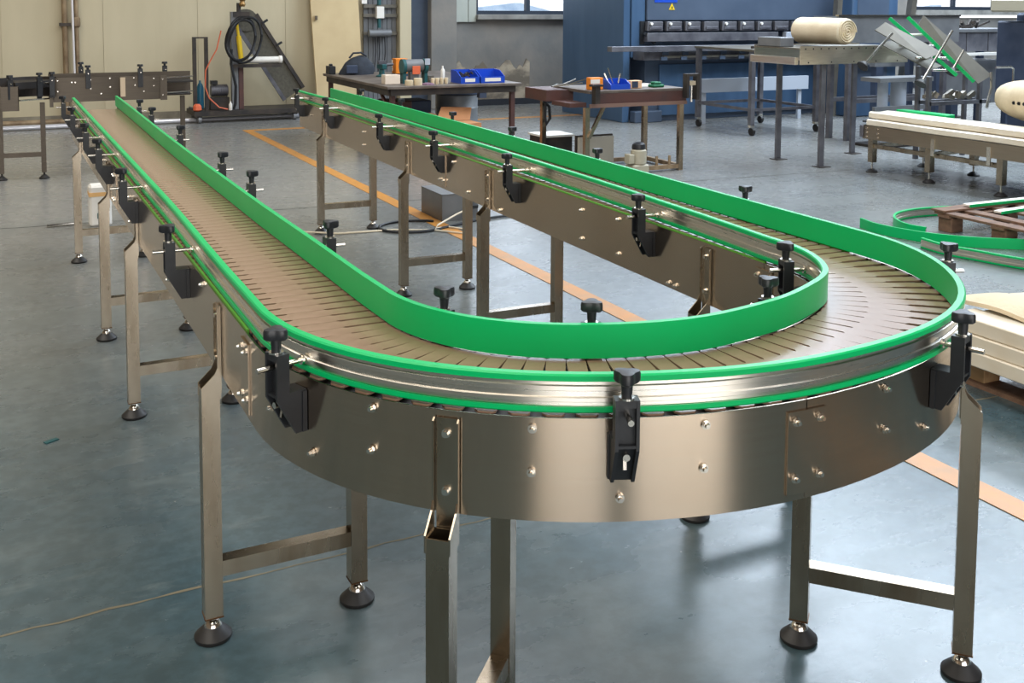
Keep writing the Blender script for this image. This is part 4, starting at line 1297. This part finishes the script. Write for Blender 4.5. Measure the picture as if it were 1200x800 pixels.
# ---- slatted conveyor section at right with profiles on it
t = thing('conveyor', (7.4, 4.6, 0), 'short stainless conveyor section at right carrying wrapped pale profiles', 'conveyor')
xl = 7.02
obj('side_frame', MB().box(xl, xl + .004, 2.6, 5.42, 0.325, 0.455), steel, t)
obj('side_frame', MB().box(7.95, 7.954, 2.6, 5.42, 0.325, 0.455), steel, t)
obj('end_plate', MB().box(xl + .004, 7.95, 5.416, 5.42, 0.34, 0.46), steel, t)
obj('end_block', MB().box(xl - 0.02, xl + 0.0, 5.40, 5.44, 0.34, 0.455), toolsteel, t, bevel=0.003)
obj('bed', MB().box(xl + .004, 7.95, 2.6, 5.416, 0.42, 0.43), inc_steel, t)
for i, (x, y) in enumerate([(7.06, 5.32), (7.80, 5.36), (7.06, 4.62), (7.80, 4.75), (7.07, 3.86), (7.85, 4.05), (7.07, 3.0), (7.85, 3.1)]):
    l_ = obj('leg', MB().box(x - .03, x + .03, y - .03, y + .03, .10, .419), tube_steel, t)
    obj('foot_stem', MB().cyl((x, y, .03), (x, y, .10), .009, n=8), bright, l_, smooth=True)
    obj('foot_pad', MB().lathe([(.055, 0.0005), (.057, .008), (.03, .032), (.022, .036)], (x, y, 0), 18), rubber, l_, smooth=True)
for a, b in (((7.06, 5.32), (7.80, 5.36)), ((7.06, 4.62), (7.80, 4.75)), ((7.07, 4.62), (7.07, 3.86)), ((7.85, 4.05), (7.85, 4.75)), ((7.06, 5.32), (7.06, 4.62))):
    obj('crossbar', MB().bar((a[0], a[1], .26), (b[0], b[1], .26), .035, .04), tube_steel, t)
for y in (4.55, 3.95):
    obj('latch', MB().box(xl - .012, xl, y - .02, y + .02, .26, .42), bright, t)
me_bb = make_mesh('bolt', MB().cyl((0, 0, 0), (-.006, 0, 0), .009, .009, 8), bright)
for y in (5.36, 5.22):
    for z in (.35, .39, .43):
        inst('bolt', me_bb, t, (xl, y, z))
for k, (x0, z0, y1, lab) in enumerate(((7.03, 0.4555, 5.38, 'lower pale profile bundle wrapped in plastic, at the conveyor front edge'), (7.08, 0.524, 5.41, 'upper pale profile bundle wrapped in plastic, lying on the lower one'))):
    mb = MB()
    n = 14
    h_ = .066
    vs = []
    for i in range(n + 1):
        y = y1 - (y1 - 2.7) * i / n
        bow = 0.008 * math.sin(i * 1.1 + k)
        sq = 0.004 * math.sin(i * 2.3)
        for (dx, dz) in ((0, .008), (.008, 0), (.26, 0), (.268, .008), (.268, h_ - .010), (.255, h_ + sq * 0.2 - .002), (.14, h_ - .012), (.02, h_ - .002), (0, h_ - .014)):
            vs.append((x0 + bow * (1 if dz else 1) + dx, y, z0 + dz))
    m_ = 9
    fs = []
    for i in range(n):
        for q in range(m_):
            r_ = (q + 1) % m_
            fs.append((i * m_ + q, i * m_ + r_, (i + 1) * m_ + r_, (i + 1) * m_ + q))
    fs += [tuple(range(m_))[::-1], tuple(range(n * m_, n * m_ + m_))]
    tag(obj('profile_bundle', mb.add(vs, fs), plasticwhite, smooth=True), lab, 'profiles')
tag(obj('green_sheet', MB().box(7.40, 7.52, 4.75, 5.36, 0.455, 0.60), green, bevel=0.004), 'green plastic strip stack behind the wrapped profiles', 'strips')
# printed cream sack
t = thing('cream_sack', (7.75, 4.0, 0.6), 'full cream sack with small dark print, lying on the right conveyor', 'sack')
mb = MB()
vs = []; fs = []
n = 28; rows = 16
sc_c = Vector((7.78, 3.95, 0.592))
for j in range(rows):
    f = j / (rows - 1)
    ph = -PI / 2 + PI * f
    for i in range(n):
        a = 2 * PI * i / n
        k_ = abs(math.cos(ph)) ** 0.55
        x = 0.38 * k_ * math.cos(a) * (1 + 0.03 * math.sin(5 * a + 2 * ph))
        y = 0.78 * k_ * math.sin(a)
        z = 0.19 * (abs(math.sin(ph)) ** 0.8) * (1 if ph > 0 else -1) + 0.19
        vs.append((sc_c.x + x, sc_c.y - 0.25 + y, sc_c.z + max(0.0, z + 0.012 * math.sin(7 * a) * k_)))
for j in range(rows - 1):
    for i in range(n):
        q = (i + 1) % n
        fs.append((j * n + i, j * n + q, (j + 1) * n + q, (j + 1) * n + i))
fs += [tuple(range(n))[::-1], tuple(range((rows - 1) * n, rows * n))]
mb.add(vs, fs)
obj('sack_body', mb, cream, t, smooth=True)
mb = MB()
for i in range(7):
    y = 4.06 - i * 0.062
    q = (y - 3.70) / 0.78
    xf = 7.78 - 0.385 * math.sqrt(max(0, 1 - q * q))
    mb.box(xf - .006, xf + .02, y - .02, y + .006, .76, .79).box(xf - .006, xf + .02, y - .016, y + .012, .77, .78)
o = obj('printed_marks', mb, black, t)
o['kind'] = 'stuff'

# ---- tipped inclined conveyor with green rails, on the right
tip_steel = mat('tipped_frame_steel', srgb(116, 112, 102), 0.55, 0.3, srgb(104, 100, 92), 5)
t = thing('inclined_conveyor', (8.0, 5.7, 0.45), 'small tipped conveyor frame with two slanting green rails at right', 'conveyor')
# direction of the slope in world and its sideways direction
def P3(x, y, z):
    return Vector((x, y, z))
obj('green_rail', MB().bar(P3(7.62, 5.70, 1.50), P3(8.05, 5.2, 0.93), 0.028, 0.035), green, t)
obj('green_rail', MB().bar(P3(7.88, 5.70, 1.51), P3(8.30, 5.2, 0.86), 0.028, 0.035), green, t)
obj('side_plate', MB().quad3([P3(7.94, 5.62, 1.42), P3(8.02, 5.62, 1.53), P3(8.56, 5.2, 0.92), P3(8.36, 5.2, 0.84)], 0.012), tip_steel, t)
obj('side_plate', MB().quad3([P3(7.42, 5.69, 1.38), P3(7.56, 5.69, 1.46), P3(7.95, 5.3, 1.16), P3(7.72, 5.3, 1.10)], 0.012), tip_steel, t)
obj('return_rod', MB().cyl(P3(7.75, 5.62, 1.33), P3(8.25, 5.62, 1.33), 0.014, n=8), whitep, t, smooth=True)
obj('under_plate', MB().quad3([P3(7.50, 5.70, 1.24), P3(7.66, 5.70, 1.27), P3(8.02, 5.36, 1.02), P3(7.86, 5.36, 0.98)], 0.008), tip_steel, t)
for z, y0 in ((1.22, 5.60), (1.10, 5.46), (0.98, 5.32)):
    obj('cross_rod', MB().cyl(P3(7.62 + (1.3 - z) * 0.7, y0, z), P3(8.1 + (1.3 - z) * 0.7, y0, z - 0.01), 0.012, n=8), bright, t, smooth=True)
for (a, b) in ((P3(7.46, 5.50, 1.35), P3(7.10, 5.50, 1.05)), (P3(8.02, 5.25, 1.38), P3(7.62, 5.25, 0.88)), (P3(8.25, 5.3, 1.18), P3(8.10, 5.3, 0.98))):
    l_ = obj('threaded_leg', MB().cyl(a, b, 0.013, n=10), bright, t, smooth=True)
    dd = (b - a).normalized()
    obj('foot_pad', MB().cyl(b - dd * 0.02, b + dd * 0.03, 0.022, 0.06, 14).cyl(b + dd * 0.03, b + dd * 0.04, 0.06, 0.06, 14), rubber, l_, smooth=True)
obj('base_frame', MB().bar(P3(8.0, 5.5, 0.62), P3(8.9, 5.5, 0.62), 0.04).bar(P3(8.05, 5.69, 0.62), P3(8.9, 5.69, 0.62), 0.04).bar(P3(8.0, 5.5, 0.02), P3(8.0, 5.5, 0.9), 0.04).bar(P3(8.75, 5.5, 0.02), P3(8.75, 5.5, 0.9), 0.04).bar(P3(8.05, 5.69, 0.02), P3(8.05, 5.69, 1.0), 0.04).bar(P3(8.75, 5.69, 0.02), P3(8.75, 5.69, 0.9), 0.04), toolsteel, t)
obj('chain_loop', MB().tube([P3(8.55, 5.2, 0.95), P3(8.5, 5.15, 0.8), P3(8.42, 5.12, 0.68), P3(8.38, 5.1, 0.60)], 0.015, 6), bright, t, smooth=True)
obj('handle_bar', MB().tube([P3(8.62, 5.2, 1.0), P3(8.85, 5.2, 1.0), P3(8.88, 5.2, 0.98), P3(8.88, 5.2, 0.85)], 0.012, 7), bright, t, smooth=True)
mb = MB()
for i in range(22):
    x = R_.uniform(8.05, 8.8); y = R_.uniform(5.52, 5.67)
    mb.bar((x, y, 0.665), (x + R_.uniform(-.12, .12), y + R_.uniform(-.03, .03), 0.665 + R_.uniform(.01, .08)), R_.uniform(.02, .045))
o = tag(obj('fittings_heap', mb, inc_steel), 'heap of brackets and fittings under the tipped conveyor frame', 'fittings')
o['kind'] = 'stuff'

# ---- curved green rails lying on the floor, pallet with more rails
def floor_rail(pts, label, flip=1):
    t_ = None
    pts = [Vector((x, y)) for x, y in pts]
    # smooth by Catmull-Rom
    out = []
    for i in range(len(pts) - 1):
        p0 = pts[max(i - 1, 0)]; p1 = pts[i]; p2 = pts[i + 1]; p3 = pts[min(i + 2, len(pts) - 1)]
        for k in range(8):
            u = k / 8
            out.append(0.5 * ((2 * p1) + (p2 - p0) * u + (2 * p0 - 5 * p1 + 4 * p2 - p3) * u * u + (3 * p1 - p0 - 3 * p2 + p3) * u ** 3))
    out.append(pts[-1])

    def sw(prof_):
        mb = MB(); n = len(prof_)
        for i, p in enumerate(out):
            dd = (out[min(i + 1, len(out) - 1)] - out[max(i - 1, 0)]).normalized()
            nn = Vector((-dd.y, dd.x)) * flip
            for u, z in prof_:
                mb.v.append((p.x + nn.x * u, p.y + nn.y * u, z))
        for i in range(len(out) - 1):
            for k in range(n):
                j = (k + 1) % n
                mb.f.append((i * n + k, i * n + j, (i + 1) * n + j, (i + 1) * n + k))
        mb.f.append(tuple(range(n))[::-1]); mb.f.append(tuple((len(out) - 1) * n + k for k in range(n)))
        return mb
    dz = -Z0 + 0.001
    t_ = thing('guide_rail', (pts[0].x, pts[0].y, 0), label, 'rail')
    obj('profile', sw([(u, z + dz) for u, z in ALU]), alu, t_, smooth=True)
    obj('green_strip', sw([(u, z + dz) for u, z in GRN]), green, t_, smooth=True)
    return t_


floor_rail([(5.02, 3.42), (4.98, 3.24), (5.0, 3.05), (5.08, 2.82), (5.25, 2.6), (5.55, 2.38), (6.0, 2.1), (6.5, 1.9)], 'bent green rail on the floor, its green face toward the camera', 1)
floor_rail([(5.2, 2.98), (5.17, 3.12), (5.24, 3.30), (5.40, 3.45), (5.62, 3.52), (5.9, 3.5), (6.2, 3.42)], 'curled green rail end looping around the pallet corner', -1)
floor_rail([(4.92, 2.75), (4.90, 2.55), (4.95, 2.35), (5.0, 2.15), (5.1, 1.9), (5.25, 1.6), (5.45, 1.3)], 'nearest floor rail, metal side outward, right of the big conveyor', -1)

t = thing('pallet', (6.1, 2.7, 0), 'brown wooden pallet with loose boards, under spare green rails', 'pallet')
for x in (5.47, 6.05, 6.62):
    for y in (3.05, 2.6, 2.2):
        obj('block', MB().box(x, x + .12, y - .06, y + .06, 0.0, 0.105), wood, t, bevel=0.004)
for y in (3.05, 2.6, 2.2):
    obj('runner', MB().box(5.45, 6.8, y - .05, y + .05, 0.1055, 0.122), wood, t)
for i, x in enumerate((5.46, 5.66, 5.95, 6.2, 6.45, 6.68)):
    obj('board', MB().box(x, x + .10, 2.12, 3.14, 0.1225, 0.140), wood if i % 2 else wood, t, bevel=0.002)
# the long rear board
obj('board', MB().box(5.45, 6.85, 3.04, 3.16, 0.1405, 0.156), wood, t, bevel=0.002)
for i, (x, y, a, lab) in enumerate(((5.72, 3.08, -0.02, 'rear straight green and white rail lying on the brown pallet'), (5.78, 2.86, 0.06, 'middle straight green rail lying on the brown pallet'), (5.66, 2.52, 0.16, 'front straight green rail, slanting across the brown pallet'))):
    t = thing('straight_rail', (x, y, 0.157), lab, 'rail')
    dx = Vector((math.cos(a), math.sin(a), 0)) * 1.1
    zz = 0.142 if i else 0.158
    p = Vector((x, y, zz + .012))
    obj('profile', MB().bar(p, p + dx, 0.06, 0.014), whitep, t)
    obj('green_strip', MB().bar(p + Vector((0.0, -0.034, -0.002)), p + dx + Vector((0, -0.034, -0.002)), 0.008, 0.02), green, t)

# ---- pallet at the right edge with pale profiles and a cloth
t = thing('pallet', (3.4, 0.4, 0), 'pallet of raw pale boards at the right edge beside the big conveyor', 'pallet')
for y in (0.80, 0.2, -0.4):
    for x in (3.08, 3.5, 3.9):
        obj('block', MB().box(x, x + .1, y - .05, y + .05, 0.020, 0.10), wood2, t, bevel=0.003)
for x in (3.06, 3.48, 3.88):
    obj('bottom_board', MB().box(x, x + .12, -0.6, 0.88, 0.0, 0.0195), wood, t)
for i, x in enumerate((3.04, 3.22, 3.42, 3.62, 3.84)):
    obj('board', MB().box(x, x + .14, -0.6, 0.90, 0.1005, 0.118), wood2, t, bevel=0.002)
for r, zz in enumerate((0.1185, 0.182, 0.246)):
    for c in range(4):
        x = 2.98 + c * 0.155 + 0.012 * r
        tag(obj('profile_bar', MB().box(x, x + .15, -0.58 - 0.02 * r, 0.93 - 0.03 * r - 0.04 * c, zz, zz + .062), plasticwhite, bevel=0.004),
            'pale plastic profile in the %s layer of the right stack, %s from the big conveyor' % (('bottom', 'middle', 'top')[r], ('first', 'second', 'third', 'fourth')[c]), 'profile', 'stacked pale profiles on the right pallet')
mb = MB()
nx, ny = 14, 18
vs = []
for j in range(ny + 1):
    for i in range(nx + 1):
        u, v = i / nx, j / ny
        x = 3.14 + 0.62 * u; y = 0.98 - 0.85 * v - 0.15 * u
        e = min(u, v, 1 - u) if True else 0
        z = 0.330 + 0.05 * min(1, 5 * min(u, v)) + 0.014 * math.sin(9 * u + 5 * v) * math.sin(7 * v) + 0.004 * math.sin(31 * u) * math.sin(29 * v)
        vs.append((x, y, z))
k = len(vs)
vs += [(x, y, z - 0.018) for x, y, z in vs]
fs = []
for j in range(ny):
    for i in range(nx):
        a = j * (nx + 1) + i; b = a + 1; c = b + nx + 1; d = a + nx + 1
        fs.append((a, b, c, d)); fs.append((k + d, k + c, k + b, k + a))
bd = [i for i in range(nx + 1)] + [(j) * (nx + 1) + nx for j in range(1, ny + 1)] + [ny * (nx + 1) + i for i in range(nx - 1, -1, -1)] + [j * (nx + 1) for j in range(ny - 1, 0, -1)]
for a, b in zip(bd, bd[1:] + bd[:1]):
    fs.append((b, a, k + a, k + b))
tag(obj('foam_sheet', MB().add(vs, fs), creamroll, smooth=True), 'cream quilted foam sheet laid over the stacked profiles at the right edge', 'sheet')

# ---- things on the floor between and beside the arms
t = thing('steel_box', (2.45, 5.1, 0), 'low grey folded steel box on the floor beyond the middle legs', 'box')
obj('shell', MB().box(2.33, 2.36, 4.9, 5.32, 0.0, 0.20).box(2.36, 2.62, 4.9, 4.93, 0.0, 0.20).box(2.36, 2.62, 5.29, 5.32, 0.0, 0.20).box(2.59, 2.62, 4.93, 5.29, 0.0, 0.20), greymachine, t)
obj('lid', MB().box(2.325, 2.63, 4.895, 5.325, 0.2005, 0.204), greymachine, t)
pts = [(2.05 + 0.24 * math.cos(a * 2 * PI / 24), 4.80 + 0.20 * math.sin(a * 2 * PI / 24), 0.011) for a in range(2, 21)]
tag(obj('cable_loop', MB().tube(pts + [(2.6, 4.82, .011), (3.2, 4.9, .011)], 0.010, 7), cablek, smooth=True), 'black cable looped on the floor before the steel box', 'cable')
t = thing('cream_cable', (2.2, 4.6, 0), 'cream cable with a black plug curling over the orange line', 'cable')
pts = [(1.15, 4.95, .03), (1.5, 4.8, .008), (1.9, 4.75, .008), (2.15, 4.62, .008), (2.32, 4.40, .008), (2.38, 4.52, .008), (2.28, 4.68, .010), (2.16, 4.62, .018), (2.22, 4.72, .02), (2.42, 4.84, .06), (2.55, 4.86, .10)]
obj('cord', MB().tube(pts, 0.007, 7), cablew, t, smooth=True)
obj('plug', MB().box(2.54, 2.60, 4.84, 4.88, .09, .12), black, t, bevel=0.005)
t = thing('white_canister', (0.04, 5.85, 0), 'white upright canister with an orange band, behind the second left leg', 'canister')
obj('body', MB().box(-0.04, 0.11, 5.78, 5.92, 0.0, 0.30), whitep, t, bevel=0.015)
obj('orange_band', MB().box(-0.0415, 0.1115, 5.7785, 5.9215, 0.22, 0.25), mat('pale_orange', srgb(232, 184, 120), 0.6), t)
obj('printed_marks', MB().box(0.01, 0.045, 5.777, 5.7795, 0.06, 0.10).box(0.02, 0.05, 5.777, 5.7795, 0.12, 0.15), tealp, t)
tag(obj('steel_rod', MB().cyl((-0.32, 5.9, 0.012), (-0.12, 5.92, 0.012), 0.011, n=8), bright, smooth=True), 'short bright rod on the floor left of the white canister', 'rod')
tag(obj('green_chip', MB().box(-0.52, -0.47, 1.86, 1.88, 0.0005, 0.004, rz=0.5), tealp), 'tiny green scrap on the bare floor at far left', 'scrap')
